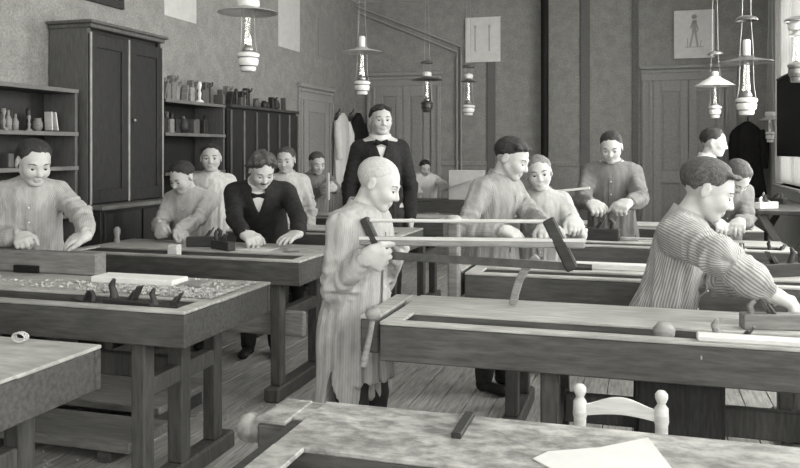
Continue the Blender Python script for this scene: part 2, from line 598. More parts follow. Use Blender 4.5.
# posters and picture frame --------------------------------------------
def poster_left(px0, px1, ybot0, ztop, m, label):
    a, b = at_x(px0, ybot0, XL), at_x(px1, ybot0, XL)
    o = MB().box((XL, a.y, a.z), (XL + .005, b.y, ztop), .001).build('wall_poster', m)
    return tag(o, label, 'poster')
poster_left(164, 196, 15, 2.95, 'paper_grey', 'pale blank poster high on the left wall near the tall dark cabinet')
poster_left(278, 299.5, 46, 3.25, 'paper_grey', 'long pale poster on the left wall beyond the nearest hanging lamp')
def figure(e, cx, y, cz, s, k):
    """small drawn working figure, printed on the sheet"""
    m = MB()
    def seg_(a, b, w):
        m.bar((cx + a[0] * s, y, cz + a[1] * s), (cx + b[0] * s, y, cz + b[1] * s), .002, w * s, 0, up=(1, 0, 0.3) if abs(a[0] - b[0]) < .02 else (0, 0, 1))
    if k == 0:
        segs = [((0, .50), (0.01, .95), .15), ((.12, .0), (.04, .52), .07), ((-.03, .52), (-.14, .0), .07), ((.03, .9), (.14, .62), .05), ((.14, .62), (.06, .5), .04), ((-.03, .9), (-.13, .65), .05), ((-.3, -.02), (.32, -.02), .025), ((-.22, -.02), (-.22, .3), .03), ((.2, -.02), (.24, .22), .03)]
        for q in segs: seg_(*q)
        m.ball((cx, y, cz + 1.07 * s), .09 * s, 10, 6, (1, .1, 1))
    else:
        for q in (((-.3, 0), (-.3, .9), .06), ((.25, 0), (.25, .9), .06), ((-.35, .95), (-.25, .95), .12), ((.2, .95), (.3, .95), .12)): seg_(*q)
    m.build('printed_figure', 'ink', e)
def poster_back(px0, px1, y0, y1, label, k):
    a, b = at(px0, y0, YB - .03), at(px1, y1, YB - .03)
    e = empty('wall_poster', ((a.x + b.x) / 2, YB - .02, b.z), 0, label, 'poster')
    MB().box((a.x, YB - .035, b.z), (b.x, YB - .03, a.z), .001).build('paper_sheet', 'poster_paper', e)
    figure(e, (a.x + b.x) / 2, YB - .036, b.z + .15, .36, k)
    MB().box((a.x, YB - .03, a.z - .03), (b.x, YB, a.z), .002).build('hanging_batten', 'door_frame', e)
    return e
poster_back(465.5, 500.5, 18, 61.5, 'white chart sheet on the back wall left of the black stove pipe', 1)
poster_back(674, 714.5, 11, 57.5, 'white sheet with a drawn standing figure above the double door', 0)
a, b = at_x(72, 0, XL), at_x(121, 0, XL)
zb = at_x(121, 10, XL).z
e = empty('picture_frame', (XL, (a.y + b.y) / 2, zb), 0, 'dark picture frame high on the left wall above the tall cabinet', 'picture')
m = MB()
m.box((XL, a.y, zb), (XL + .035, b.y, zb + .06)).box((XL, a.y, zb + .62), (XL + .035, b.y, zb + .68))
m.box((XL, a.y, zb + .06), (XL + .035, a.y + .06, zb + .62)).box((XL, b.y - .06, zb + .06), (XL + .035, b.y, zb + .62))
m.build('moulding', 'wood_dark', e)
MB().box((XL, a.y + .06, zb + .06), (XL + .012, b.y - .06, zb + .62), .001).build('picture', 'paper_grey', e)
ORD = ['first', 'second', 'third', 'fourth', 'fifth', 'sixth', 'seventh', 'eighth', 'ninth', 'tenth', 'eleventh', 'twelfth', 'thirteenth', 'fourteenth', 'fifteenth', 'sixteenth']
# ================================================================ BENCHES
ZB = 0.78
def bench(x0, x1, y0, y1, split, label, top='bench_top', vise=None, stretch='thin', lx=(0.22, 0.22), mid_leg=False, jaw='bench_top_pale', tray='bench_tray', short_jaw=False):
    e = empty('workbench', ((x0 + x1) / 2, (y0 + y1) / 2, 0), 0, label, 'workbench', 'joinery workbenches in two columns')
    z = ZB
    MB().box((x0, split, z - .012), (x1, y1, z), .004).build('work_board', top, e)  # thin pale top over dark sides; their shade and dirt are in the colour
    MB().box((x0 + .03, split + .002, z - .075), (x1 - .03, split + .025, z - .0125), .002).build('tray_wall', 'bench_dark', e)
    MB().box((x0, y0, z - .010), (x1, y0 + .05, z + .002), .003).build('front_rail', top, e)
    for (a, b) in ((x0, x0 + .07), (x1 - .07, x1)):
        MB().box((a, y0 + .05, z - .010), (b, split, z + .001), .003).build('end_rail', top, e)
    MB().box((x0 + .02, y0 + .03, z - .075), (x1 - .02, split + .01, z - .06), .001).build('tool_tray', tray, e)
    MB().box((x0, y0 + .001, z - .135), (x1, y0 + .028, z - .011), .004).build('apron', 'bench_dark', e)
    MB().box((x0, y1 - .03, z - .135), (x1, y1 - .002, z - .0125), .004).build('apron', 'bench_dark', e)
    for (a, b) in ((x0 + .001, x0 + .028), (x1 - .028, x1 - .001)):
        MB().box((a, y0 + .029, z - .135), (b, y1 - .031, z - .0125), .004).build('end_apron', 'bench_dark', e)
    lxs = (x0 + lx[0], x1 - lx[1])
    for lx_ in lxs:
        for ly in (y0 + .09, y1 - .10):
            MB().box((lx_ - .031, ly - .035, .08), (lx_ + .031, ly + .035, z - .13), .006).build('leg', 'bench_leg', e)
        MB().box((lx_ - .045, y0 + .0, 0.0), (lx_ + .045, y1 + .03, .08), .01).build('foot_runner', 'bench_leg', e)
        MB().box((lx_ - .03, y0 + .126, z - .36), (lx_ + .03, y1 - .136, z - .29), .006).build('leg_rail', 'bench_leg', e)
    if mid_leg:
        MB().box((lxs[1] - .036, y0 + .31, .08), (lxs[1] + .036, y0 + .38, z - .13), .006).build('leg', 'bench_leg', e)
    if stretch == 'thin':
        ym = (y0 + y1) / 2
        MB().box((lxs[0] + .031, ym - .02, z - .37), (lxs[1] - .031, ym + .02, z - .27), .006).build('stretcher', 'bench_leg', e)
    else:
        MB().box((lxs[0] - .15, y0 + .127, .34), (lxs[1] + .14, y0 + .165, .48), .014).build('stretcher', 'wood_mid', e)
    if vise:
        s = -1 if vise == 'left' else 1
        xe = x0 if s < 0 else x1
        ya, yb = (y1 - .155 if short_jaw else split - .11), y1
        if short_jaw:
            MB().box((xe + s * .030, split - .12, z - .10), (xe + s * .003, y1 - .125, z - .006), .003).build('end_strip', 'wood_dark', e)  # dark strip along the bench end
        xa, xb = xe + s * .034, xe + s * .105
        jw = MB().box((min(xa, xb), ya, z - .135), (max(xa, xb), yb, z - .013), .006).build('vise_jaw', 'bench_dark', e)  # dark jaw sides put the shade of the slot into the colour
        MB().box((min(xa, xb), ya, z - .0128), (max(xa, xb), yb, z - .002), .004).build('pale_jaw_top', top, jw)
        MB().box((min(xe, xa), y1 - .12, z - .125), (max(xe, xa), y1 - .002, z - .004), .002).build('vise_arm', top, jw)
        ym = y1 - .09
        M = Matrix.Translation((xb, ym, z - .048)) @ Matrix.Rotation(R(90) * s, 4, 'Y') @ Matrix.Diagonal((.86, .86, .82, 1))
        MB().lathe([(0.0001, 0), (.026, 0), (.026, .012), (.036, .016), (.039, .026), (.035, .036), (.031, .040), (.039, .046), (.041, .062), (.034, .082), (.018, .092), (.0001, .094)], 18, M=M).build('vise_screw', jaw, jw)
    return e

# right-hand column
bench(-.718, 1.02, 1.10, 1.78, 1.49, 'nearest pale worn workbench with the white paper sheet on it', 'bench_top_worn', 'left', short_jaw=True, jaw='bench_top_worn')
B1 = bench(-.87, .88, 2.65, 3.20, 2.855, 'workbench between the shaven-headed boy and the striped boy planing', 'bench_top', 'left', lx=(.58, .22), jaw='wood_mid')
B2 = bench(-.82, .90, 3.83, 4.41, 4.05, 'workbench directly behind the wooden frame saw', 'bench_top', 'left')
bench(-.84, .885, 5.16, 5.74, 5.42, 'workbench third from the front in the right-hand column', 'bench_top', None, tray='bench_top_pale')
bench(-.84, .875, 6.42, 7.00, 6.68, 'workbench fourth from the front in the right-hand column', 'bench_top', None, tray='bench_top_pale')
# left-hand column
bench(-3.3, -1.59, 1.40, 2.10, 1.75, 'pale workbench cut off by the lower left corner', 'bench_top_pale', None)
bench(-3.3, -1.61, 2.60, 3.32, 2.84, 'shavings-strewn workbench in front of the boy at far left', 'bench_top', None, lx=(.22, .24), mid_leg=True)
bench(-3.3, -1.755, 3.97, 4.68, 4.25, 'workbench the writing teacher leans on', 'bench_top', None, 'wide', lx=(.25, .17))
bench(-2.95, -1.60, 5.32, 5.96, 5.6, 'workbench behind the writing teacher', 'bench_top')
bench(-3.25, -1.60, 6.62, 7.22, 6.9, 'workbench before the boy holding up a work piece', 'bench_top')
bench(-3.25, -1.50, 9.10, 9.65, 9.38, 'farthest dark workbench before the boy in white with a paper', 'bench_dark')

# standing platform behind the left bench, seen beneath it
e = empty('platform', (-2.76, 3.62, 0), 0, 'low wooden standing platform under and behind the shavings-strewn bench', 'platform')
for k in range(2):
    y0 = 3.36 + k * .26
    MB().box((-3.30, y0, .10), (-2.22, y0 + .255, .135), .004).build('board', 'plank_mid', e)
for xx in (-3.2, -2.35):
    MB().box((xx, 3.38, 0), (xx + .07, 3.86, .10), .004).build('bearer', 'bench_dark', e)
e = empty('plank', (-2.5, 3.12, 0), 0, 'dark-edged loose board lying on blocks under the shavings-strewn bench', 'plank')
MB().box((-2.98, 2.98, .06), (-2.12, 3.30, .105), .004).build('board', 'plank_mid', e)
for xx in (-2.9, -2.3):
    MB().box((xx, 3.0, 0), (xx + .07, 3.28, .06), .004).build('block', 'bench_dark', e)

# raised vise beam in front of the boy at far left
e = empty('vise_beam', (-2.6, 3.25, ZB), 0, 'thick wooden beam with a dark slot in front of the boy at far left', 'beam')
a, b = at(-30, 254, 3.24), at(99, 254, 3.24)
m = MB().box((a.x, 3.22, ZB + .0005), (b.x, 3.30, .885), .008)
m.build('beam', 'plank_mid', e)
s0, s1 = at(12, 268, 3.2), at(37, 275, 3.2)
MB().box((s0.x, 3.205, ZB + .003), (s1.x, 3.219, ZB + .038), .004).build('painted_slot', 'iron_black', e)  # dark hollow of the slot painted as a flat black box

# ---------------------------------------------------------------- frame saw
SY = 2.93
e = empty('frame_saw', at(470, 243, SY), 0, 'long wooden frame saw held by the shaven-headed boy', 'saw')
def pb(p, q, w, t, name, m, par=e, Y=SY, bev=.004):
    return MB().bar(at(p[0], p[1], Y), at(q[0], q[1], Y), w, t, bev).build(name, m, par)
MB().bar(at(364, 218, SY), at(383, 258, SY), .03, .035, .006, up=(1, 0, 0)).build('saw_arm', 'wood_dark', e)
MB().bar(at(548, 219, SY), at(573, 270, SY), .032, .045, .006, up=(1, 0, 0)).build('saw_arm', 'wood_dark', e)
pb((352, 240.5), (585, 243.5), .026, .034, 'stretcher', 'wood_mid')
MB().bar(at(352, 238, SY - .0135), at(586, 240.6, SY - .0135), .003, .012, .001).build('stretcher_edge', 'wood_pale', e)
MB().tube([at(370, 220.5, SY), at(553, 221.5, SY)], .007, 8).build('tension_rod', 'wood_pale', e)
MB().bar(at(381, 255, SY), at(573, 267, SY), .003, .030, .0005).build('saw_blade', 'iron', e)
MB().tube([at(570, 266.5, SY), at(592, 267.5, SY)], [.013, .011], 10).build('saw_handle', 'wood_dark', e)

# curved wooden strip and pieces around the saw
m = MB()
pts = [at(513, 308, 3.10), at(515, 295, 3.10), at(519, 281, 3.10), at(526, 268, 3.10), at(537, 257, 3.10)]
pts[0].z = ZB
for i in range(4):
    m.bar(pts[i], pts[i + 1] + (pts[i + 1] - pts[i]) * .06, .03, .022, .004, up=(0, 1, 0))
tag(m.build('curved_strip', 'wood_mid'), 'curved grey wooden strip standing on the bench below the frame saw', 'strip')
tag(MB().box((-.36, 4.12, ZB), (.05, 4.20, ZB + .03), .004).build('board', 'wood_pale'), 'short pale board on the bench behind the saw blade', 'board')
tag(MB().box((-.60, 3.87, ZB - .06), (-.2, 3.93, ZB - .03), .004).build('batten', 'wood_pale'), 'pale batten in the tray of the bench behind the saw', 'batten')
tag(MB().box((.05, 5.25, ZB - .06), (.35, 5.31, ZB - .02), .004).build('batten', 'wood_mid'), 'grey batten in the tray beside the tool pile', 'batten')

# upright bench post with knob at the left end of the second bench
xv = at(455, 0, 3.78).x
vp = MB().box((xv - .035, 3.765, .55), (xv + .02, 3.828, 1.02), .008).build('vise_post', 'plank_mid', B2)
MB().lathe([(.0001, 0), (.03, .003), (.042, .02), (.042, .03), (.03, .043), (.0001, .047)], 16, M=Matrix.Translation((xv - .012, 3.79, 1.018))).build('post_knob', 'bench_top_pale', vp)
# dark tool cupboard built in under the planing boy's bench
tc = MB().box((-.02, 2.78, .05), (.265, 3.10, .644), .006).build('tool_cupboard', 'cabinet_dark', B1)
MB().box((-.005, 2.766, .07), (.25, 2.779, .63), .004).build('cupboard_door', 'cabinet_dark', tc)
MB().box((-.02, 2.80, 0), (.265, 3.08, .05), .003).build('plinth', 'cabinet_dark', tc)

# vise handle with sliding bar at the shaven boy's bench
hp = at(374, 314, 2.62)
MB().ball(tuple(at(373, 314, 2.60)), .024, 14, 10, (1.2, .8, 1)).build('screw_head', 'wood_mid', B1)
MB().tube([at(375, 306, 2.60), at(370, 335, 2.60), at(363, 366, 2.60)], [.009, .010, .013], 10).build('sliding_bar', 'wood_mid', B1)

# ---------------------------------------------------------------- hand tools
def hand_plane(loc, rz, L=.22, horn=True, label=None, tone='wood_mid', group=None):
    e = empty('hand_plane', loc, rz, label, 'plane', group)
    m = MB()
    w = L * .27; h = L * .26
    m.box((-L / 2, -w / 2, 0), (L / 2, w / 2, h), .004)
    m.build('body', tone, e, False)
    MB().bar((L * .03, 0, h * .5), (-L * .18, 0, h * 1.9), w * .55, .006, .001).build('blade', 'iron', e, False)
    MB().bar((L * .08, 0, h * .7), (-L * .10, 0, h * 1.6), w * .5, .014, .003).build('wedge', 'wood_dark', e, False)
    if horn:
        pts = [(L * .36, 0, h * .9), (L * .38, 0, h * 1.35), (L * .42, 0, h * 1.75), (L * .37, 0, h * 2.15)]
        MB().tube(pts, [L * .075, L * .06, L * .055, L * .03], 10).build('horn', tone, e, False)
    pts = [(-L * .33, 0, h * .95), (-L * .36, 0, h * 1.5), (-L * .28, 0, h * 1.8)]
    if not horn:
        MB().tube(pts, [L * .06, L * .055, L * .04], 10).build('tote', tone, e, False)
    return e
def chisel(loc, rz, L=.24, label=None, group=None):
    e = empty('chisel', loc, rz, label, 'chisel', group)
    M = Matrix.Translation((0, 0, .014)) @ Matrix.Rotation(R(90), 4, 'Y')
    MB().lathe([(.0001, -L * .5), (.012, -L * .49), (.013, -L * .3), (.010, -L * .12), (.012, -L * .05), (.0001, -L * .04)], 10, M=M).build('handle', 'wood_mid', e, False)
    MB().box((-L * .05, -.007, .011), (L * .5, .007, .016), .001).build('blade', 'steel', e, False)
    return e
def mallet(loc, rz, label):
    e = empty('mallet', loc, rz, label, 'mallet')
    MB().box((-.05, -.035, 0), (.05, .035, .075), .01).build('head', 'wood_mid', e, False)
    MB().tube([(0, .03, .037), (0, .22, .02)], .011, 10).build('handle', 'wood_mid', e, False)
    return e
TR = ZB - .06
hand_plane((at(86, 0, 2.75).x, 2.755, TR), R(150), .19, False, 'small dark plane leftmost in the left bench tray', 'wood_dark')
hand_plane((at(131, 0, 2.74).x, 2.745, TR), R(172), .25, True, 'horned plane in the middle of the left bench tray', 'wood_dark')
hand_plane((at(178, 0, 2.74).x - .02, 2.735, TR), R(186), .21, True, 'horned plane nearest the right end of the left bench tray', 'wood_dark')
a = at(99, 272, 3.13); b = at(176, 279, 3.13)
tag(MB().box((a.x, 3.07, ZB), (b.x + .02, 3.20, ZB + .028), .004).build('board', 'linen_white'), 'white planed board lying along the back of the left bench', 'board')
tag(MB().box((b.x + .04, 3.09, ZB), (b.x + .15, 3.2, ZB + .014), .003).build('offcut', 'wood_mid'), 'small grey offcut at the right end of the white board', 'offcut')
# ring of shavings on the corner bench
m = MB()
c = at(21, 330, 2.04)
for k in range(3):
    pts = [(c.x - .01 + .024 * math.cos(t * .5 + k), 2.04 + .008 * k, ZB + .017 + .014 * math.sin(t * .5 + k)) for t in range(13)]
    m.tube(pts, .003, 6)
tag(m.build('wood_curl', 'shaving'), 'curled wood shaving at the edge of the corner bench', 'shaving')

# bench of the planing boy
def atb(px, Y, z=ZB): 
    p = at(px, 0, Y); return (p.x, Y, z)
hand_plane(atb(772, 2.93, ZB), R(12), .20, False, 'large plane with curved handle under the planing boy\'s hand', 'plank_mid')
hand_plane(atb(742, 2.765, TR), R(170), .20, True, 'horned plane lying in front of the planing boy', 'wood_mid')
e = empty('turned_knob', atb(664, 2.76, TR), 0, 'pale turned knob in the tray left of the planing boy', 'knob')
MB().lathe([(.0001, 0), (.03, 0), (.033, .01), (.022, .03), (.034, .055), (.036, .075), (.02, .095), (.0001, .097)], 16).build('turning', 'wood_mid', e, False)
chisel(atb(713, 2.74, TR), R(60), .2, 'chisel leaning in the tray left of the horned plane')
tag(MB().box((atb(697, 2.67)[0], 2.66, ZB + .002), (.86, 2.715, ZB + .022), .004).build('batten', 'wood_pale'), 'long pale batten along the front edge of the planing boy\'s bench', 'batten')

# foreground bench: notch with its shade painted as a dark bar, paper
tag(MB().bar(at_z(470, 414, ZB + .006), at_z(456, 436, ZB + .006), .022, .012, .002).build('notch_bar', 'cabinet_dark'), 'dark bar painting the shade of a notch in the nearest bench top', 'stop')
z = ZB + .0015
c4 = [at_z(533, 459, z), at_z(548, 452, z), at_z(600, 448, z), at_z(648, 438, z), at_z(676, 474, z), at_z(560, 474, z)]
m = MB(); m.prism([(p.x, p.y) for p in c4], 'z', ZB + .0005, ZB + .003)
tag(m.build('paper_sheet', 'paper'), 'creased white paper sheet lying on the nearest bench', 'paper')

# teacher's bench
tag(MB().box((at_z(236, 0 + 246, ZB).x, 4.30, ZB), (at_z(288, 246, ZB).x, 4.47, ZB + .006), .001).build('paper_sheet', 'paper'), 'white sheet under the teacher\'s writing hand', 'paper')
a = at_z(175, 253, ZB)
tag(MB().box((a.x - .035, 4.06, TR), (a.x + .03, 4.11, ZB + .05), .004).build('wood_block', 'wood_pale'), 'small pale wooden block in the tray in front of the bent boy', 'block')
hand_plane((at(205, 0, 4.4).x, 4.42, ZB), R(200), .24, False, 'dark jack plane between the bent boy and the teacher', 'wood_dark')
hand_plane((at(222, 0, 4.30).x, 4.31, ZB), R(150), .20, True, 'dark horned plane just left of the teacher\'s writing hand', 'wood_dark')
chisel((at(300, 0, 4.3).x, 4.33, ZB), R(20), .22, 'chisel lying right of the teacher\'s flat hand')
e = empty('bench_peg', atb(117, 4.45), 0, 'pale upright peg on the bench left of the bent boy', 'peg')
MB().lathe([(.018, 0), (.02, .01), (.016, .04), (.022, .06), (.022, .085), (.012, .10), (.0001, .103)], 12).build('peg', 'wood_mid', e, False)

# far benches: tools in the trays
n = 0
for (Y, zt, lst) in ((5.29, TR, (700, 728, 742, 780)), (6.55, TR, (702, 722, 748))):
    for q_, px in enumerate(lst):
        g = 'planes in the trays of the two far right benches'
        hand_plane(atb(px, Y, zt), R(random.uniform(20, 160)), .19, random.random() < .6, 'small plane, ' + ORD[q_] + ' from the left in the tray of the ' + ('third' if Y < 6 else 'fourth') + ' right-hand bench', 'wood_dark' if n % 2 else 'wood_mid', g)
        n += 1
hand_plane(atb(597, 5.5), R(170), .30, False, 'jack plane on the bench beside the second boy\'s sleeve', 'wood_dark')
chisel(atb(640, 5.48), R(10), .26, 'chisel on the third bench left of the striped sleeve')
hand_plane(atb(775, 4.15, ZB - .0), R(30), .24, True, 'plane lying on the second bench beyond the planing boy\'s hands', 'wood_dark')

# ---------------------------------------------------------------- shavings
def shavings(name, n, region, label, zf, s=(.008, .034)):
    V, Fc, S = [], [], []
    m = MB()
    for k in range(n):
        x, y = region()
        L = random.uniform(*s)
        w = random.uniform(.002, .007)
        an = random.uniform(0, 6.28)
        curl = random.uniform(1.0, 5.0)
        r = L / curl
        ca, sa = math.cos(an), math.sin(an)
        vs, fs = [], []
        st = 5
        for i in range(st + 1):
            t = curl * i / st - curl / 2
            u = r * math.sin(t); h = r * (1 - math.cos(t)) + zf
            for sgn in (-1, 1):
                vs.append((x + ca * u - sa * w * sgn, y + sa * u + ca * w * sgn, h))
        for i in range(st):
            fs.append((2 * i, 2 * i + 1, 2 * i + 3, 2 * i + 2))
        m.add(vs, fs, True)
    return tag(m.build(name, 'shaving'), label, 'shavings', kind='stuff')
def cl(lo, hi, c, s): return max(lo, min(hi, random.gauss(c, s)))
shavings('wood_shavings', 1500, lambda: (cl(-2.55, -1.65, -1.85, .22), random.uniform(2.86, 3.05) if random.random() < .8 else random.uniform(2.86, 3.25)),
         'heap of pale wood shavings on the left bench', ZB + .002)
shavings('wood_shavings', 260, lambda: (random.uniform(-3.2, -2.0), random.uniform(2.86, 3.05)), 'thin scatter of shavings along the left bench before the white board', ZB + .002)
shavings('wood_shavings', 170, lambda: (random.gauss(-1.95, .4), random.gauss(3.75, .2)), 'pale shavings on the floor between the two left benches', .002)
shavings('wood_shavings', 120, lambda: (random.gauss(-2.6, .35), random.gauss(2.75, .15)), 'pale shavings on the floor under the left bench', .002)
shavings('wood_shavings', 160, lambda: (random.uniform(-.7, .7), random.uniform(2.70, 2.84)), 'pale shavings in the tray of the middle bench', TR + .002)
shavings('wood_shavings', 120, lambda: (random.uniform(-.6, .8), random.uniform(5.22, 5.40)), 'shavings in the tray of the third bench', TR + .002)

# ---------------------------------------------------------------- child's chair
a, b = at(580, 384, 2.42), at(661.5, 392, 2.42)
e = empty('chair', ((a.x + b.x) / 2, 2.42, 0), 0, 'small pale turned-post chair behind the nearest bench', 'chair')
for p in (a.x, b.x):
    prof = [(.015, 0), (.018, .05), (.018, a.z - .10), (.021, a.z - .09), (.019, a.z - .05), (.011, a.z - .038), (.013, a.z - .034), (.018, a.z - .022), (.018, a.z - .010), (.011, a.z - .001), (.0001, a.z)]
    MB().lathe(prof, 14, (p, 2.42, 0)).build('back_post', 'wood_pale', e)
m = MB()
n = 12
top, bot = [], []
za = at(600, 417, 2.42).z
for i in range(n + 1):
    t = i / n
    xx = a.x + .012 + (b.x - a.x - .024) * t
    top.append((xx, za + .034 + .028 * math.sin(math.pi * t) ** 1.5))
    bot.append((xx, za + .002 + .012 * math.sin(math.pi * t)))
m.prism(bot + top[::-1], 'y', 2.413, 2.427)
m.build('top_rail', 'wood_pale', e)
MB().box((a.x + .01, 2.412, za - .16), (b.x - .01, 2.428, za - .125), .004).build('back_slat', 'wood_pale', e)
MB().box((a.x - .02, 2.13, .36), (b.x + .02, 2.44, .385), .008).build('seat', 'wood_pale', e)
for xx in (a.x + .005, b.x - .005):
    MB().lathe([(.014, 0), (.018, .1), (.018, .3), (.014, .36)], 12, (xx, 2.16, 0)).build('leg', 'wood_pale', e)
for zz in (.12, .2):
    MB().tube([(a.x, 2.16, zz), (b.x, 2.16, zz)], .009, 8).build('rung', 'wood_pale', e)

# ================================================================ CUPBOARDS AND SHELVES ON THE LEFT WALL
CX, CY0, CY1, CZ = -3.60, 4.63, 5.50, 2.22
e = empty('tall_cabinet', ((XL + CX) / 2, (CY0 + CY1) / 2, 0), 0, 'tall dark two-door cabinet with a cornice on the left wall', 'cabinet')
MB().box((XL + .01, CY0, 1.0), (CX - .02, CY0 + .03, CZ), .003).build('side_panel', 'cabinet_side', e)  # side facing the camera coloured lighter for the light falling on it
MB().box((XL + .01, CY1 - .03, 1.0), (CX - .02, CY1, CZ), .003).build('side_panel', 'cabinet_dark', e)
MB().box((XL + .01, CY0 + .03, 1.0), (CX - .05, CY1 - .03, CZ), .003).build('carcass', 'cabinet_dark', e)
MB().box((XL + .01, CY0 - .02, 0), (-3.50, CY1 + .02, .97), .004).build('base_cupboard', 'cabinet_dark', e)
MB().box((XL + .01, CY0 - .05, .97), (-3.46, CY1 + .05, 1.0), .008).build('ledge', 'shelf_edge', e)
ym = (CY0 + CY1) / 2
for (p, q) in ((CY0 + .005, ym - .012), (ym + .012, CY1 - .005)):
    d = MB().box((CX - .049, p, 1.01), (CX - .012, q, CZ - .04), .002).build('door', 'cabinet_dark', e)
    st = MB()
    st.box((CX - .012, p, 1.01), (CX, p + .07, CZ - .04), .004).box((CX - .012, q - .07, 1.01), (CX, q, CZ - .04), .004)
    st.box((CX - .012, p + .07, 1.01), (CX, q - .07, 1.10), .004).box((CX - .012, p + .07, CZ - .13), (CX, q - .07, CZ - .04), .004)
    st.build('door_frame', 'cabinet_dark', d)
    d2 = MB().box((-3.50, p, .08), (-3.485, q, .95), .004).build('base_door', 'cabinet_dark', e)
for yy in (CY0 - .002, ym - .010, CY1 - .012):
    MB().box((CX - .005, yy, 1.005), (CX + .006, yy + .018, CZ - .03), .003).build('edge_bead', 'cabinet_edge', e)
m = MB()
m.box((XL + .01, CY0 - .01, CZ), (CX + .015, CY1 + .01, CZ + .03), .006).box((XL + .01, CY0 - .03, CZ + .03), (CX + .035, CY1 + .03, CZ + .052), .006)
m.build('cornice', 'cabinet_side', e)
MB().ball((CX + .012, ym + .05, 1.6), .014).build('knob', 'brass', e)

def shelf_unit(label, y0, y1, zs, x1, end0=True, end1=True, edge='shelf_edge'):
    e = empty('wall_shelf', ((XL + x1) / 2, (y0 + y1) / 2, 0), 0, label, 'shelf')
    for z in zs:
        b = MB().box((XL + .03, y0, z - .025), (x1, y1, z), .003).build('shelf_board', 'shelf_board', e)
        MB().box((x1, y0, z - .026), (x1 + .008, y1, z + .001), .002).build('lipping', edge, b)
    for (f, yy) in ((end0, y0), (end1, y1 - .025)):
        if f:
            MB().box((XL + .03, yy, 0), (x1 - .001, yy + .025, max(zs) - .026), .003).build('upright', 'cabinet_side', e)
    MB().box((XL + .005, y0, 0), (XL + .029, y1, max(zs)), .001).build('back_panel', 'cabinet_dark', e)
    return e
S1 = (1.79, 1.50, 1.27, .95, .5)
shelf_unit('open dark shelves on the left wall nearest the camera', 2.9, 4.58, S1, -3.66, True, True)
shelf_unit('open dark shelves right of the tall cabinet', 5.56, 6.52, (1.79, 1.52, 1.2, .8), -3.62, False, True)
ys = [6.54, 7.05, 7.56, 8.06]
names = ['nearest', 'middle', 'farthest']
for k in range(3):
    y0, y1 = ys[k], ys[k + 1] - .01
    e = empty('low_cupboard', (-3.75, (y0 + y1) / 2, 0), 0, names[k] + ' of three dark plank-door cupboards on the left wall', 'cupboard', 'dark cupboards before the side door')
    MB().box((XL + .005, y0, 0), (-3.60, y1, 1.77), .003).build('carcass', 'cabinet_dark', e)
    MB().box((XL + .005, y0, 1.771), (-3.56, y1, 1.80), .004).build('top', 'shelf_board', e)
    w = (y1 - y0) / 2
    for j in range(2):
        d = MB().box((-3.599, y0 + j * w + .006, .06), (-3.58, y0 + (j + 1) * w - .006, 1.75), .004).build('door', 'cabinet_dark', e)
        MB().box((-3.579, y0 + j * w + .01, .06), (-3.572, y0 + j * w + .035, 1.75), .002).build('cover_strip', 'shelf_edge' if j else 'cabinet_side', d)

# things on the shelves ---------------------------------------------------
def shelf_item(x, y, z, kind, s, m, label, group):
    mb = MB()
    nm = 'wooden_model'
    if kind == 0:      # turned candlestick
        h = .16 * s
        mb.lathe([(.0001, 0), (.032 * s, 0), (.032 * s, .012 * s), (.010 * s, .03 * s), (.016 * s, h * .45), (.008 * s, h * .6), (.018 * s, h * .85), (.014 * s, h), (.0001, h)], 10, (x, y, z)); nm = 'candlestick'
    elif kind == 1:    # bowl or pot
        mb.lathe([(.0001, 0), (.025 * s, 0), (.045 * s, .04 * s), (.042 * s, .08 * s), (.03 * s, .10 * s), (.034 * s, .115 * s), (.0001, .1 * s)], 12, (x, y, z)); nm = 'wooden_pot'
    elif kind == 2:    # box
        mb.box((x - .05, y - .028 * s, z), (x + .05, y + .028 * s, z + .11 * s), .004); nm = 'wooden_box'
    elif kind == 3:    # leaning flat piece / book
        M = rotM((x, y, z + .014 * s), 0, R(random.uniform(-20, 20)))
        mb.box((-.03, -.006 * s, -.002), (.03, .006 * s, .135 * s), .002, M); nm = 'wood_sample'
    elif kind == 4:    # tool handle (plane standing on end)
        mb.box((x - .03, y - .025 * s, z), (x + .03, y + .025 * s, z + .17 * s), .006)
        mb.tube([(x + .02, y, z + .13 * s), (x + .06, y, z + .15 * s), (x + .065, y, z + .17 * s)], [.012, .011, .007], 8); nm = 'standing_plane'
    else:              # bottle
        mb.lathe([(.0001, 0), (.028 * s, 0), (.030 * s, .09 * s), (.012 * s, .125 * s), (.011 * s, .165 * s), (.0001, .168 * s)], 10, (x, y, z)); nm = 'bottle'
    CAT = {'candlestick': 'candlestick', 'wooden_pot': 'pot', 'wooden_box': 'box', 'wood_sample': 'wood sample', 'standing_plane': 'plane', 'bottle': 'bottle'}
    LB = {'candlestick': 'turned wooden candlestick', 'wooden_pot': 'small turned pot', 'wooden_box': 'small upright box', 'wood_sample': 'thin upright wood sample', 'standing_plane': 'upended wooden plane', 'bottle': 'small necked bottle'}
    return tag(mb.build(nm, m), LB[nm] + ' ' + label, CAT[nm], group)
def fill(y0, y1, z, x, step, kinds, mats, label, group, s=(.8, 1.2)):
    y = y0
    done = {}
    while y < y1:
        k = random.choice(kinds)
        o = shelf_item(x + random.uniform(-.05, .02), y, z, k, random.uniform(*s), random.choice(mats), label, group)
        done.setdefault(k, []).append(o)
        y += step * random.uniform(.8, 1.3)
    for k, os_ in done.items():
        for i, o in enumerate(os_):
            what = o['label'][:-len(label) - 1]
            o['label'] = (ORD[i] + ' ' + what + ' from the left ' if len(os_) > 1 else 'only ' + what + ' ') + label
fill(3.62, 4.36, 1.5, -3.76,   .05, (0, 5, 0, 5, 0, 1, 3), ('wood_mid', 'plank_mid', 'wood_dark', 'wood_mid'), 'on the shelf left of the tall cabinet', 'models on the left shelf', (.6, .95))
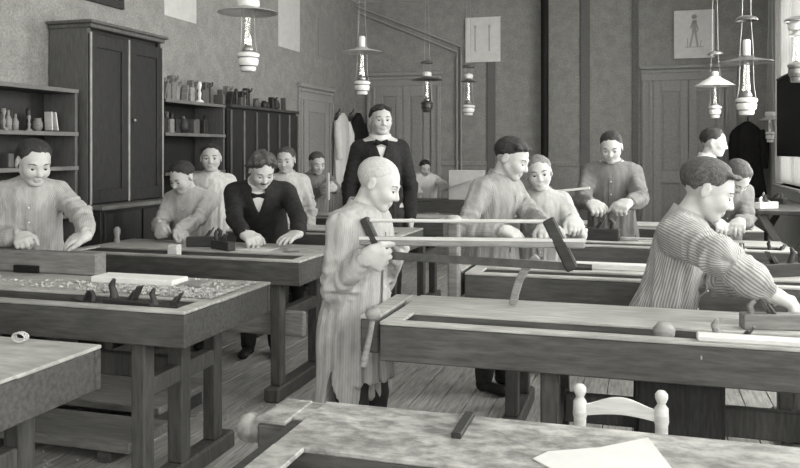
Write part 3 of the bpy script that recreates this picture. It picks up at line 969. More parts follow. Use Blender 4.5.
shelf_item(-3.76, 4.42, 1.5, 3, .9, 'wood_pale', 'palest on the shelf left of the tall cabinet', 'pale slats on the left shelf')
shelf_item(-3.76, 4.475, 1.5, 3, .9, 'wood_pale', 'palest on the shelf left of the tall cabinet', 'pale slats on the left shelf')
shelf_item(-3.78, 3.55, 1.79, 1, 1.8, 'wood_dark', 'dark and large on top of the left shelves', 'things on top of the left shelves')
shelf_item(-3.78, 3.78, 1.79, 0, 1.2, 'wood_dark', 'dark and alone on top of the left shelves', 'things on top of the left shelves')
shelf_item(-3.78, 3.95, 1.79, 2, .5, 'wood_dark', 'dark and low on top of the left shelves', 'things on top of the left shelves')
fill(3.5, 4.4, 1.27, -3.78, .12, (2, 1, 4), ('wood_dark', 'cabinet_side'), 'behind the boy at far left', 'things on the lower left shelf')
fill(5.60, 6.45, 1.79, -3.76, .052, (4, 0, 3, 4, 2), ('wood_mid', 'plank_mid', 'cabinet_side', 'wood_mid', 'wood_dark'), 'above the shelves right of the cabinet', 'tools above the right shelves', (.9, 1.3))
shelf_item(-3.68, 6.18, 1.79, 0, 1.15, 'linen_white', 'white and bright above the shelves right of the tall cabinet', 'white piece above the right shelves')
fill(5.62, 6.42, 1.52, -3.76, .06, (0, 1, 2, 5), ('wood_mid', 'plank_mid', 'wood_dark', 'cabinet_side'), 'on the shelf right of the cabinet', 'models on the right shelf', (.8, 1.2))
fill(6.6, 7.25, 1.80, -3.72, .065, (4, 0, 3, 2), ('wood_dark', 'cabinet_side', 'wood_dark', 'plank_mid'), 'on the dark cupboards nearest the shelves', 'tools on the nearer cupboards', (.8, 1.2))
fill(7.3, 8.0, 1.80, -3.72, .085, (4, 1, 3, 2), ('wood_dark', 'cabinet_side', 'cabinet_dark'), 'on the dark cupboards nearest the door', 'tools on the farther cupboards', (.6, 1.0))

# ================================================================ HANGING CLOTHES
def hanging(name, c, nrm, w, dpt, ztop, zbot, m, label, cat, seed=0):
    """garment hanging from a peg; nrm = wall normal"""
    rr = random.Random(seed)
    n, k = 28, 16
    nrm = Vector(nrm); t = Vector((-nrm.y, nrm.x, 0))
    ph = [rr.uniform(0, 6.28) for _ in range(4)]
    vs, fs = [], []
    for j in range(k + 1):
        f = j / k
        z = ztop + (zbot - ztop) * f
        ww = w * (.16 + .84 * min(1, f * 6.5) ** .7) * (1 + .10 * f + .06 * math.sin(f * 5 + ph[0]))
        dd = dpt * (.35 + .65 * min(1, f * 3) ** .7)
        for i in range(n):
            a = 2 * math.pi * i / n
            rip = 1 + .18 * math.sin(5 * a + ph[1] + f * 1.5) * f + .1 * math.sin(9 * a + ph[2])
            p = Vector(c) + t * (ww / 2 * math.cos(a) * rip + .02 * math.sin(f * 4 + ph[3])) + nrm * (dpt * .72 + .02 + dd / 2 * math.sin(a) * rip)
            vs.append((p.x, p.y, z))
    for j in range(k):
        for i in range(n):
            i2 = (i + 1) % n
            fs.append((j * n + i, j * n + i2, (j + 1) * n + i2, (j + 1) * n + i))
    fs.append(tuple(range(n))); fs.append(tuple(k * n + i for i in range(n))[::-1])
    e = empty(name, (c[0], c[1], zbot), 0, label, cat)
    MB().add(vs, fs, True).build('garment', m, e)
    H = ztop - zbot
    for s in (-1, 1):
        c0 = Vector((c[0], c[1], 0)) + nrm * (dpt * .72 + .02)
        pts = [c0 + t * (s * w * .40) + Vector((0, 0, ztop - H * .12)), c0 + t * (s * w * .52) + nrm * .03 + Vector((0, 0, ztop - H * .30)), c0 + t * (s * w * .50) + nrm * .05 + Vector((0, 0, ztop - H * .62))]
        MB().tube(pts, [.05, .06, .05], 12).build('sleeve', m, e)
    q = Vector(c)
    MB().tube([tuple(Vector((q.x, q.y, ztop - .02)) + nrm * .012), tuple(Vector((q.x, q.y, ztop + .02)) + nrm * .06), tuple(Vector((q.x, q.y, ztop + .06)) + nrm * .07)], .008, 8).build('peg', 'wood_dark', e)
    return e
q = at_x(335, 150, XL)
hanging('work_smock', (XL, q.y, 0), (1, 0, 0), .44, .12, at_x(335, 113, XL).z, at_x(335, 187, XL).z, 'linen_white', 'long white smock hanging by the side door', 'smock', 1)
q = at_x(349, 150, XL)
hanging('dark_coat', (XL, q.y, 0), (1, 0, 0), .52, .16, at_x(349, 113, XL).z, at_x(349, 200, XL).z, 'coat_black', 'black coat hanging in the corner beside the white smock', 'coat', 2)
q = at(747, 150, YB - .06)
hanging('dark_coat', (q.x, YB - .06, 0), (0, -1, 0), .34, .16, at(747, 122, YB).z, at(747, 196, YB).z, 'coat_black', 'dark coat hanging on the back wall at far right', 'coat', 3)

# dark board on the right wall and side table beneath the window
a, b = at_x(799, 70, XR - .02), at_x(779, 80, XR - .02)
e = empty('wall_board', (XR - .02, (a.y + b.y) / 2, 0), 0, 'tall black board hanging before the right-hand window', 'board')
e.location.z = 1.31
MB().box((XR - .045, a.y - 1.0, 1.31), (XR - .02, b.y, 2.17), .006).build('board', 'iron_black', e)
MB().box((XR - .05, a.y - 1.0, 2.171), (XR - .012, b.y + .01, 2.20), .006).build('top_rail', 'wood_dark', e)
sx0, sx1, sy0, sy1, sz = .98, 1.50, 7.5, 9.4, .86
e = empty('side_table', ((sx0 + sx1) / 2, (sy0 + sy1) / 2, 0), 0, 'dark side table with crossed legs beneath the right-hand window', 'table')
MB().box((sx0, sy0, sz - .04), (sx1, sy1, sz), .005).build('table_top', 'shelf_board', e)
for yy in (sy0 + .06, sy1 - .06):
    MB().bar((sx0 + .03, yy - .022, .0), (sx1 - .03, yy - .022, sz - .04), .04, .06, .004).build('leg', 'bench_leg', e)
    MB().bar((sx1 - .03, yy + .022, .0), (sx0 + .03, yy + .022, sz - .04), .04, .06, .004).build('leg', 'shelf_edge', e)
MB().box((sx0 + .22, sy0 + .10, .40), (sx0 + .28, sy1 - .10, .46), .004).build('stretcher', 'bench_leg', e)
for (px, k) in ((752, 0), (762, 1), (772, 2)):
    p = at(px, 200, 8.0 + k * .3)
    hand_plane((min(max(p.x, 1.08), 1.4), 7.75 + k * .35, sz), R(40 + 50 * k), .22, k == 1, ['pale', 'middle', 'far'][k] + ' plane of three on the side table beneath the window', ['wood_pale', 'wood_mid', 'wood_dark'][k])
# pale box on the far table
a, b = at(450, 170, 9.5), at(484, 189, 9.5)
tag(MB().box((a.x, 9.42, ZB), (b.x, 9.60, a.z), .006).build('box', 'paper_grey'), 'pale box on the farthest bench beside the boy in white', 'box')

# ================================================================ HANGING OIL LAMPS
def lamp(px, ysh, d, label, rad=.19, cap=None, dark=False, cone=.035, drop=.38, font='enamel', collar=(.055, .05)):
    u = (px - 400) / F_PX
    loc = Vector((d * (-SN + CS * u), d * (CS + SN * u), H_CAM + (HOR - ysh) * d / F_PX))
    e = empty('oil_lamp', loc, 0, label, 'lamp', 'hanging oil lamps')
    r = rad
    sh = 'enamel_dark' if dark else 'enamel'
    m = MB()
    m.lathe([(r, 0), (r * .96, .006), (r * .3, cone), (r * .25, cone + .012), (r * .22, cone + .012), (r * .28, cone - .004), (r * .95, 0.0), (r, 0)], 32)
    shade = m.build('shade', ('enamel' if cone > .05 else 'enamel_grey') if not dark else 'enamel_dark', e, False)
    cr, chh = collar
    MB().lathe([(cr * .8, cone + .002), (cr, cone + .012), (cr, cone + chh), (cr * .7, cone + chh + .012), (cr * .4, cone + chh + .013)], 24).build('shade_collar', 'enamel', shade, False)
    # chimney
    m = MB().lathe([(.020, -drop * .62), (.030, -drop * .52), (.022, -drop * .36), (.018, -drop * .1), (.018, .10)], 16)
    m.build('chimney', 'lamp_glass', e, False)
    MB().lathe([(.0001, -drop * .66), (.034, -drop * .66), (.040, -drop * .63), (.030, -drop * .58), (.022, -drop * .54), (.0001, -drop * .54)], 16).build('burner', 'brass', e, False)
    k = drop / .38
    m = MB().lathe([(.0001, -drop), (.045 * k, -drop), (.052 * k, -drop + .012), (.050 * k, -drop + .03), (.066 * k, -drop + .045), (.070 * k, -drop + .075), (.060 * k, -drop + .088), (.074 * k, -drop + .098), (.076 * k, -drop + .112), (.05 * k, -drop + .125), (.0001, -drop + .126)], 24)
    fo = m.build('oil_font', font, e, False)
    MB().lathe([(.0525 * k, -drop + .030), (.058 * k, -drop + .038), (.0525 * k, -drop + .044)], 24).build('font_gap_shade', 'enamel_dark', fo, False)  # dark rings paint the shade in the gaps between the ridges
    MB().lathe([(.062 * k, -drop + .084), (.067 * k, -drop + .090), (.062 * k, -drop + .096)], 24).build('font_gap_shade', 'enamel_dark', fo, False)
    # carrying frame
    m = MB()
    for s in (-1, 1):
        m.tube([(s * .066 * k, 0, -drop + .10), (s * .050 * k, 0, -drop * .45), (s * .045, 0, -.02), (s * .045, 0, cone + .05), (s * .03, 0, .30)], .0022, 6)
        m.tube([(s * .03, 0, .30), (s * .012, 0, ZC - loc.z)], .003, 6)
    m.build('carrying_frame', 'brass', e, False)
    if cap:
        z = cap
        MB().lathe([(.075, z - .008), (.078, z), (.060, z + .02), (.02, z + .03), (.0001, z + .032)], 20).build('smoke_bell', 'enamel_dark' if dark else 'brass', e, False)
    return e
lamp(248, 13, 5.2, 'large oil lamp hanging nearest the left wall', .195, collar=(.075, .045))
lamp(362, 52.5, 7.2, 'oil lamp hanging above the standing man\'s left', .19, collar=(.03, .10))
lamp(427, 80, 9.4, 'dim dark oil lamp hanging before the back door', .185, .2, True, font='iron')
lamp(468.5, 82, 9.6, 'small white-fonted oil lamp hanging below the wall chart', .10, .18, True, drop=.40)
lamp(746.5, 62.5, 5.8, 'large oil lamp hanging nearest the right side', .19, .31, True, collar=(.026, .12))
lamp(715, 86, 8.0, 'white cone-shaded oil lamp above the double door', .195, .32, False, .085, drop=.32, collar=(.032, .05))
lamp(770, 120, 9.3, 'pale small oil lamp hanging beside the right-hand window', .12, None, False, drop=.26)
lamp(797, 36, 5.2, 'oil lamp at the upper right edge of the picture', .05, .1, False, drop=.30, font='brass')
# ================================================================ PEOPLE
# Each figure is modelled as a smooth blend of limbs (a distance field) and meshed once per garment / body.
def nrm(v):
    v = np.asarray(v, float)
    return v / (np.linalg.norm(v) + 1e-9)
def rx(a):
    c, s = math.cos(a), math.sin(a); return np.array([[1, 0, 0], [0, c, -s], [0, s, c]])
def ry(a):
    c, s = math.cos(a), math.sin(a); return np.array([[c, 0, s], [0, 1, 0], [-s, 0, c]])
def rz(a):
    c, s = math.cos(a), math.sin(a); return np.array([[c, -s, 0], [s, c, 0], [0, 0, 1]])

class Field:
    def __init__(self):
        self.p = []
    def cone(self, a, b, ra, rb, k=.02, flat=None, neg=False, bone=None):
        self.p.append(('c', np.asarray(a, float), np.asarray(b, float), ra, rb, k, flat, neg, bone)); return self
    def ell(self, c, r, Rm=None, k=.02, neg=False):
        self.p.append(('e', np.asarray(c, float), np.asarray(r, float), np.eye(3) if Rm is None else Rm, 0, k, None, neg, None)); return self
    def shift(self, fn):
        self.p.append(('s', fn)); return self
    def cut(self, fn):
        self.p.append(('f', fn)); return self
    @staticmethod
    def _dist(q, X, Y, Z):
        if q[0] == 'c':
            _, a, b, ra, rb, k, flat, neg, bone = q
            ba = b - a; L2 = float(ba @ ba) + 1e-12
            px, py, pz = X - a[0], Y - a[1], Z - a[2]
            t = np.clip((px * ba[0] + py * ba[1] + pz * ba[2]) / L2, 0, 1)
            px = px - t * ba[0]; py = py - t * ba[1]; pz = pz - t * ba[2]
            d2 = px * px + py * py + pz * pz
            if flat is not None:
                n, f = flat
                cmp_ = px * n[0] + py * n[1] + pz * n[2]
                d2 = d2 + cmp_ * cmp_ * (1 / (f * f) - 1)
                return (np.sqrt(np.maximum(d2, 1e-12)) - (ra + (rb - ra) * t)) * (.5 + .5 * f)
            return np.sqrt(d2) - (ra + (rb - ra) * t)
        _, c, r, Rm, _, k, _, neg, _ = q
        px, py, pz = X - c[0], Y - c[1], Z - c[2]
        l = [px * Rm[0, i] + py * Rm[1, i] + pz * Rm[2, i] for i in range(3)]
        k0 = np.sqrt(sum((l[i] / r[i]) ** 2 for i in range(3)))
        k1 = np.sqrt(sum((l[i] / (r[i] * r[i])) ** 2 for i in range(3))) + 1e-9
        return k0 * (k0 - 1) / k1
    @staticmethod
    def _bb(q):
        if q[0] == 'c':
            m = max(q[3], q[4])
            return np.minimum(q[1], q[2]) - m, np.maximum(q[1], q[2]) + m
        m = max(q[2]); return q[1] - m, q[1] + m
    def mesh(self, vox):
        lo = np.min([self._bb(q)[0] for q in self.p if q[0] not in 'fs' and not q[7]], 0) - 3 * vox
        hi = np.max([self._bb(q)[1] for q in self.p if q[0] not in 'fs' and not q[7]], 0) + 3 * vox
        n = np.ceil((hi - lo) / vox).astype(int) + 1
        ax = [lo[i] + vox * np.arange(n[i]) for i in range(3)]
        ax = [a.astype(np.float32) for a in ax]
        F = np.full(tuple(n), .5, np.float32)
        for q in self.p:
            if q[0] == 's':
                F = F + q[1](ax[0][:, None, None], ax[1][None, :, None], ax[2][None, None, :]).astype(np.float32)
                continue
            if q[0] == 'f':
                F = np.maximum(F, q[1](ax[0][:, None, None], ax[1][None, :, None], ax[2][None, None, :]).astype(np.float32))
                continue
            b0, b1 = self._bb(q)
            mg = q[5] + 2.5 * vox
            s = tuple(slice(max(0, int((b0[i] - mg - lo[i]) / vox)), min(n[i], int((b1[i] + mg - lo[i]) / vox) + 2)) for i in range(3))
            if any(t.stop <= t.start for t in s):
                continue
            d = self._dist(q, ax[0][s[0]][:, None, None], ax[1][s[1]][None, :, None], ax[2][s[2]][None, None, :]).astype(np.float32)
            A = F[s]; k = max(q[5], 1e-5)
            if q[7]:
                d = -d
                h = np.maximum(k - np.abs(A - d), 0) / k
                F[s] = np.maximum(A, d) + h * h * k * .25
            else:
                h = np.maximum(k - np.abs(A - d), 0) / k
                F[s] = np.minimum(A, d) - h * h * k * .25
        return surface_nets(F, ax)

def surface_nets(F, ax):
    ins = F < 0
    nx, ny, nz = F.shape
    cnt = np.zeros((nx - 1, ny - 1, nz - 1), np.int8)
    for i in (0, 1):
        for j in (0, 1):
            for k in (0, 1):
                cnt += ins[i:nx - 1 + i, j:ny - 1 + j, k:nz - 1 + k]
    act = (cnt > 0) & (cnt < 8)
    I, J, K = np.nonzero(act)
    idx = np.full(act.shape, -1, np.int32)
    idx[I, J, K] = np.arange(len(I), dtype=np.int32)
    P = np.zeros((len(I), 3)); C = np.zeros(len(I))
    cor = [(i, j, k) for i in (0, 1) for j in (0, 1) for k in (0, 1)]
    vals = {c: F[I + c[0], J + c[1], K + c[2]] for c in cor}
    for a in cor:
        for axis in range(3):
            if a[axis] == 0:
                b = list(a); b[axis] = 1; b = tuple(b)
                va, vb = vals[a], vals[b]
                m = (va < 0) != (vb < 0)
                t = np.where(m, va / np.where(m, va - vb, 1), 0)
                q = np.zeros((len(I), 3))
                for d in range(3):
                    q[:, d] = a[d]
                q[:, axis] = t
                P += q * m[:, None]; C += m
    P /= C[:, None]
    h = float(ax[0][1] - ax[0][0])
    V = np.stack([ax[0][I] + P[:, 0] * h, ax[1][J] + P[:, 1] * h, ax[2][K] + P[:, 2] * h], 1)
    quads = []
    for axis in range(3):
        s0 = [slice(None)] * 3; s1 = [slice(None)] * 3
        s0[axis] = slice(0, -1); s1[axis] = slice(1, None)
        a, b = ins[tuple(s0)], ins[tuple(s1)]
        ch = a != b
        q = np.array(np.nonzero(ch))
        u, w = (axis + 1) % 3, (axis + 2) % 3
        ok = (q[u] > 0) & (q[w] > 0) & (q[u] < F.shape[u] - 1) & (q[w] < F.shape[w] - 1)
        q = q[:, ok]
        fl = a[tuple(q)]
        def cell(du, dw):
            c = [q[0].copy(), q[1].copy(), q[2].copy()]
            c[u] = c[u] - du; c[w] = c[w] - dw
            return idx[c[0], c[1], c[2]]
        Q = np.stack([cell(1, 1), cell(0, 1), cell(0, 0), cell(1, 0)], 1)
        Q[~fl] = Q[~fl][:, ::-1]
        quads.append(Q)
    return V, np.concatenate(quads)

def vert_normals(V, Q):
    n = np.cross(V[Q[:, 2]] - V[Q[:, 0]], V[Q[:, 3]] - V[Q[:, 1]])
    N = np.zeros_like(V)
    for i in range(4):
        np.add.at(N, Q[:, i], n)
    return N / (np.linalg.norm(N, axis=1, keepdims=True) + 1e-12)
def wob(V, seed, fr, n=5):
    g = np.random.default_rng(seed)
    o = np.zeros(len(V))
    for _ in range(n):
        d = nrm(g.normal(size=3)) * fr * g.uniform(.6, 1.5)
        o += np.sin(V @ d + g.uniform(0, 6.28))
    return o / n
def to_obj(name, V, Q, m, parent, attr=None, mats=None, mi=None):
    me = bpy.data.meshes.new(name)
    me.vertices.add(len(V)); me.vertices.foreach_set('co', V.astype(np.float32).ravel())
    me.loops.add(Q.size); me.loops.foreach_set('vertex_index', Q.astype(np.int32).ravel())
    me.polygons.add(len(Q)); me.polygons.foreach_set('loop_start', np.arange(0, Q.size, 4, dtype=np.int32))
    me.update(calc_edges=True)
    me.polygons.foreach_set('use_smooth', np.ones(len(Q), bool))
    for x in ([m] + (mats or [])):
        me.materials.append(MATS[x])
    if mi is not None:
        me.polygons.foreach_set('material_index', mi.astype(np.int32))
    if attr is not None:
        a = me.attributes.new('stripe', 'FLOAT', 'POINT'); a.data.foreach_set('value', attr.astype(np.float32))
    me.validate()
    return link(name, me, parent)
def stripes(V, bones):
    """distance round the limb from its back seam, nearest limb, place along it and angle (for stripes and folds)"""
    best = np.full(len(V), 9.0); u = np.zeros(len(V)); bi = np.zeros(len(V), int); tt = np.zeros(len(V)); aa = np.zeros(len(V))
    for i, (a, b, r, ref, f) in enumerate(bones):
        ba = b - a; L2 = ba @ ba
        t = np.clip(((V - a) @ ba) / L2, 0, 1)
        q = V - a - t[:, None] * ba
        d = np.linalg.norm(q, axis=1) - r
        x = nrm(ref - ba * (ref @ ba) / L2); y = nrm(np.cross(ba, x))
        an = np.arctan2(q @ y, q @ x)
        mk = d < best
        best[mk] = d[mk]; u[mk] = an[mk] * r; bi[mk] = i; tt[mk] = t[mk]; aa[mk] = an[mk]
    return u, bi, tt, aa

def ik(S, W, la, lb, pole):
    d = W - S; D = np.linalg.norm(d)
    mx = (la + lb) * .985
    if D > mx:
        W = S + d / D * mx; d = W - S; D = mx
    x = d / D
    c = (la * la + D * D - lb * lb) / (2 * D)
    h = math.sqrt(max(la * la - c * c, 0))
    p = pole - x * (pole @ x)
    return S + x * c + nrm(p) * h, W

def hand(F, W, u, n, thumb, s, curl=.5, spread=.10):
    """W wrist, u finger direction, n palm normal, thumb = direction of the thumb side, s = hand scale (0.1*height)"""
    u = nrm(u); n = nrm(np.asarray(n) - u * (np.asarray(n) @ u)); v = np.cross(n, u)
    if v @ np.asarray(thumb) < 0: v = -v
    L = s
    F.cone(W, W + u * .12 * L, .19 * L, .19 * L, .015, flat=(n, .75))
    for i, o in enumerate((.27, .09, -.09, -.26)):
        kn = W + u * L * (.52 - .04 * abs(i - 1)) + v * o * L * .95
        F.cone(W + u * .06 * L + v * o * .55 * L, kn, .105 * L, .095 * L, .018)
        ln = L * (.46, .52, .48, .37)[i]
        d = nrm(u + v * o * spread * 3)
        p = kn
        for j, fr in enumerate((.46, .31, .23)):
            a = curl * (1.0, 1.15, .8)[j] * (1 + .08 * i)
            c, sn = math.cos(a), math.sin(a)
            ax_d = nrm(d - n * (d @ n)) if j == 0 else d
            nn = n if j == 0 else nn
            d2 = ax_d * c + nn * sn
            nn = nn * c - ax_d * sn
            d = d2
            p2 = p + d * ln * fr
            F.cone(p, p2, (.088 - .008 * j) * L, (.082 - .012 * j) * L, .004)
            p = p2
    b = W + u * .14 * L + v * .24 * L
    m1 = b + nrm(u * .75 + v * .65 + n * .25) * .30 * L
    m2 = m1 + nrm(u * .95 + v * .15 + n * (.15 + curl * .5)) * .22 * L
    m3 = m2 + nrm(u * .9 - v * .1 + n * (.15 + curl * .7)) * .17 * L
    F.cone(W + u * .08 * L + v * .1 * L, b, .13 * L, .12 * L, .02)
    F.cone(b, m1, .12 * L, .095 * L, .012).cone(m1, m2, .09 * L, .082 * L, .004).cone(m2, m3, .082 * L, .065 * L, .004)

def person(label, head, yaw, lean=5, side=0, hyaw=0, hpitch=10, hroll=0, rh=None, lh=None, dress='smock', cloth='smock_pale',
           hair='hair_dark', style='short', vox=.007, base=0.0, adult=False, seed=1, hem=None, hs=1.0, bulk=1.0, twist=0, slv=1.0, slit=False):
    """head = world point of the head centre; rh / lh = dict(p=world palm point, u, n world directions, c=curl, e=elbow hint (local))"""
    yw, ln, sd = R(yaw), R(lean), R(side)
    RW = rz(yw)
    Rt = ry(sd) @ rx(-ln) @ rz(R(twist))
    hh = (.135 if adult else .152) * hs          # head height per body height
    pel = np.array([0, -.16 * math.sin(ln), .50 - .02 * (1 - math.cos(ln))])
    nb = pel + Rt @ np.array([0, -.005, .325])
    Rh = rz(R(hyaw)) @ ry(R(hroll)) @ rx(-R(hpitch))
    nd = nrm(Rt[:, 2] * .75 + Rh[:, 2] * .6 + np.array([0, .12, 0]))
    na = nb + nd * .045
    hc = na - Rh @ (np.array([0, -.10, -.34]) * hh)
    Hh = (head[2] - base) / hc[2]
    S = Hh
    off = RW @ (hc * S)
    root = np.array([head[0] - off[0], head[1] - off[1], base])
    pel, nb, na, hc = pel * S, nb * S, na * S, hc * S
    hh = hh * S
    e = empty('person', tuple(root), yw, label, 'person')
    toL = lambda w: RW.T @ (np.asarray(w, float) - root)
    dirL = lambda w: RW.T @ np.asarray(w, float)
    tv = lambda x, y, z: Rt @ (np.array([x, y, z]) * S)
    sw = (.118 if adult else .108) * bulk
    # ---- arms
    arms = []
    for sg, hd in ((1, rh), (-1, lh)):
        sh = nb + tv(sg * sw, -.005, -.045)
        if hd is None:
            pt = sh + np.array([sg * .025, .03, -.33]) * S
            hd = dict(u=None, n=None, c=.35)
            u = np.array([sg * .05, .15, -1.0]); n = np.array([-sg, 0, 0]); th = np.array([0, 1, 0])
            W = pt
        else:
            pt = toL(hd['p'])
            u = dirL(hd['u']) if hd.get('u') is not None else nrm(pt - sh) + np.array([-sg * .35, .2, 0])
            n = dirL(hd['n']) if hd.get('n') is not None else np.array([0, 0, -1.0])
            u = nrm(u)
            W = pt - u * .05 * S
            th = hd.get('t')
            th = dirL(th) if th is not None else np.array([-sg, .3, .3])
        pole = np.array(hd.get('e', (sg * .55, -.55, -.7)), float)
        el, W = ik(sh, W, .178 * S, .155 * S, pole)
        arms.append((sg, sh, el, W, nrm(u), n, th, hd.get('c', .5)))
    # ---- body
    B = Field()
    fl = (Rt[:, 1], .66)
    B.cone(pel, pel + tv(0, .01, .12), .085 * S, .075 * S, .03, fl).cone(pel + tv(0, .01, .12), nb + tv(0, 0, -.05), .075 * S, .085 * S, .03, fl)
    B.cone(nb + tv(-.07, 0, -.03), nb + tv(.07, 0, -.03), .034 * S, .034 * S, .03)
    rn = (.041 if adult else .034) * S
    B.cone(nb + tv(0, -.005, -.02), na + Rh @ (np.array([0, .02, .05]) * hh), rn * 1.08, rn * .98, .02)
    for (sg, sh, el, W, u, n, th, c) in arms:
        B.cone(sh + tv(-sg * .02, 0, 0), el, .028 * S, .025 * S, .02).cone(el, W, .026 * S, .0165 * S, .01)
        hand(B, W, u, n, th, (.098 if not adult else .102) * S, c)
    for sg in (-1, 1):
        B.cone(pel + np.array([sg * .05, 0, 0]) * S, pel + np.array([sg * .052, .01, -.10]) * S, .062 * S, .055 * S, .03)
    hp = lambda x, y, z: hc + Rh @ (np.array([x, y, z]) * hh)
    he = lambda c, r, k=.03, neg=False: B.ell(hp(*c), np.array(r) * hh, Rh, k * hh, neg)
    hk = lambda a, b, ra, rb, k=.05: B.cone(hp(*a), hp(*b), ra * hh, rb * hh, k * hh)
    he((0, -.06, .12), (.355, .44, .375), .05)
    he((0, .13, -.12), (.268, .28, .34), .12)
    hk((-.11, .285, -.12), (.11, .285, -.12), .115, .115, .12)
    hk((-.235, .02, -.20), (-.09, .28, -.385), .085, .075, .10)
    hk((.235, .02, -.20), (.09, .28, -.385), .085, .075, .10)
    he((0, .31, -.40), (.11, .09, .085), .08)
    hk((-.15, .345, .075), (.15, .345, .075), .055, .055, .08)
    for s in (-1, 1):
        he((s * .15, .44, -.005), (.085, .085, .055), .06, True)
        he((s * .17, .27, -.13), (.10, .10, .10), .12)
        he((s * .365, -.05, -.04), (.030, .085, .13), .02)
        he((s * .40, -.03, -.02), (.022, .045, .075), .02, True)
        he((s * .048, .425, -.150), (.045, .055, .035), .03)
    hk((0, .375, .05), (0, .475, -.125), .034, .054, .035)
    for s in (-1, 1):
        B.ell(hp(s * .034, .396, -.258), np.array([.058, .038, .024]) * hh, Rh @ ry(R(s * 28)), .03 * hh)
        B.ell(hp(s * .022, .388, -.306), np.array([.052, .040, .028]) * hh, Rh @ ry(R(s * 14)), .03 * hh)
        B.ell(hp(s * .040, .447, -.286), np.array([.050, .035, .007]) * hh, Rh @ ry(R(s * 26)), .008 * hh, True)
    V, Q = B.mesh(vox)
    # lips get the lip tone
    lv = (V - hc) @ Rh / hh
    lip = ((lv[:, 0] / .085) ** 2 + ((lv[:, 2] + .277 + .42 * np.abs(lv[:, 0])) / .040) ** 2 < 1) & (lv[:, 1] > .36)
    mi = (lip[Q].sum(1) >= 2).astype(int)
    body = to_obj('body', V, Q, 'skin', e, mats=['lip'], mi=mi)
    # eyes and brows
    for s in (-1, 1):
        m = MB()
        Mh = Matrix(Rh.tolist()).to_4x4(); Mh.translation = Vector(hp(s * .145, .325, -.012))
        m.lathe([(1e-4, -1), (.5, -.87), (.87, -.5), (1, 0), (.87, .5), (.5, .87), (1e-4, 1)], 12, M=Mh @ Matrix.Diagonal((.060 * hh, .060 * hh, .040 * hh, 1)))
        m.build('eye', 'sclera', body, False)
        m = MB()
        Mi = Matrix(Rh.tolist()).to_4x4(); Mi.translation = Vector(hp(s * .145, .372, -.020))
        m.lathe([(1e-4, -1), (.7, -.7), (1, 0), (.7, .7), (1e-4, 1)], 10, M=Mi @ Matrix.Diagonal((.038 * hh, .026 * hh, .030 * hh, 1)))
        m.build('iris', 'iris', body, False)
        m = MB()
        # upper lid line and brow
        m.tube([Vector(hp(s * .075, .375, .012)), Vector(hp(s * .145, .392, .030)), Vector(hp(s * .215, .350, .010))], [.012 * hh, .022 * hh, .012 * hh], 6)
        m.build('eyelid', 'lip', body, False)
        m = MB()
        m.tube([Vector(hp(s * .06, .400, .088)), Vector(hp(s * .14, .398, .118)), Vector(hp(s * .235, .335, .098))], [.016 * hh, .020 * hh, .010 * hh], 6)
        m.build('eyebrow', 'brow' if hair != 'hair_shorn' else 'hair_light', body, False)
    # ---- hair
    G = Field()
    th_ = {'short': .042, 'shorn': .010, 'bushy': .085, 'quiff': .05, 'parted': .045}[style]
    G.ell(hp(0, -.065, .125), np.array([.355 + th_, .44 + th_, .375 + th_]) * hh, Rh, .03 * hh)
    if style == 'bushy':
        for (x, y, z) in ((-.30, .02, .25), (.30, .02, .25), (0, .22, .42), (-.2, .2, .38), (.2, .2, .38), (-.36, -.12, .1), (.36, -.12, .1), (0, -.2, .45)):
            G.ell(hp(x, y, z), np.array([.15, .15, .14]) * hh, Rh, .06 * hh)
    if style == 'quiff':
        for (x, y, z) in ((-.12, .34, .36), (.12, .33, .38), (.0, .36, .40), (.2, .25, .36), (-.2, .25, .36)):
            G.ell(hp(x, y, z), np.array([.15, .13, .085]) * hh, Rh, .05 * hh)
    if style == 'parted':
        for (x, y, z) in ((-.18, .22, .37), (.1, .26, .37), (.24, .14, .34)):
            G.ell(hp(x, y, z), np.array([.17, .16, .10]) * hh, Rh, .05 * hh)
    zx = [-.6, -.46, -.25, -.10, .02, .10, .20, .30, .40, .6]
    zy = {'shorn': [-.20, -.18, -.12, .02, .04, .12, .24, .33, .37, .40]}.get(style, [-.24, -.22, -.16, -.02, .03, .07, .24, .33, .36, .38])
    hcl, Rl, hl = hc.astype(np.float32), Rh.astype(np.float32), np.float32(hh)
    def cutf(X, Y, Z):
        px, py, pz = X - hcl[0], Y - hcl[1], Z - hcl[2]
        ly = (px * Rl[0, 1] + py * Rl[1, 1] + pz * Rl[2, 1]) / hl
        lz = (px * Rl[0, 2] + py * Rl[1, 2] + pz * Rl[2, 2]) / hl
        lx = (px * Rl[0, 0] + py * Rl[1, 0] + pz * Rl[2, 0]) / hl
        zc = np.interp(ly, zx, zy) + .018 * np.sin(lx * 31 + seed) + .012 * np.sin(lx * 57 + ly * 20)
        zc = zc - np.clip(np.abs(lx) - .2, 0, .2) * np.clip(ly - .05, 0, .3) * 3.0
        tp = .13 if style in ('bushy', 'shorn') else .27
        return np.clip((zc + tp - lz) / tp, 0, 1.6) ** .8 * (th_ + .012) * hl
    G.shift(cutf)
    V, Q = G.mesh(min(vox, .006) if adult or vox < .008 else .0075)
    N = vert_normals(V, Q)
    if style != 'shorn':
        lv = (V - hc) @ Rh / hh
        amp = .075 if style == 'bushy' else .016
        V = V + N * (wob(lv * np.array([1.6, .8, 1]), seed, 22, 7) * amp * hh)[:, None]
    to_obj('hair', V, Q, hair, e)
    # ---- legs
    kn, an = [], []
    T = Field()
    T.cone(pel + np.array([0, 0, .03]) * S, pel + np.array([0, 0, -.02]) * S, .088 * S, .088 * S, .03, (np.array([0, 1, 0]), .75))
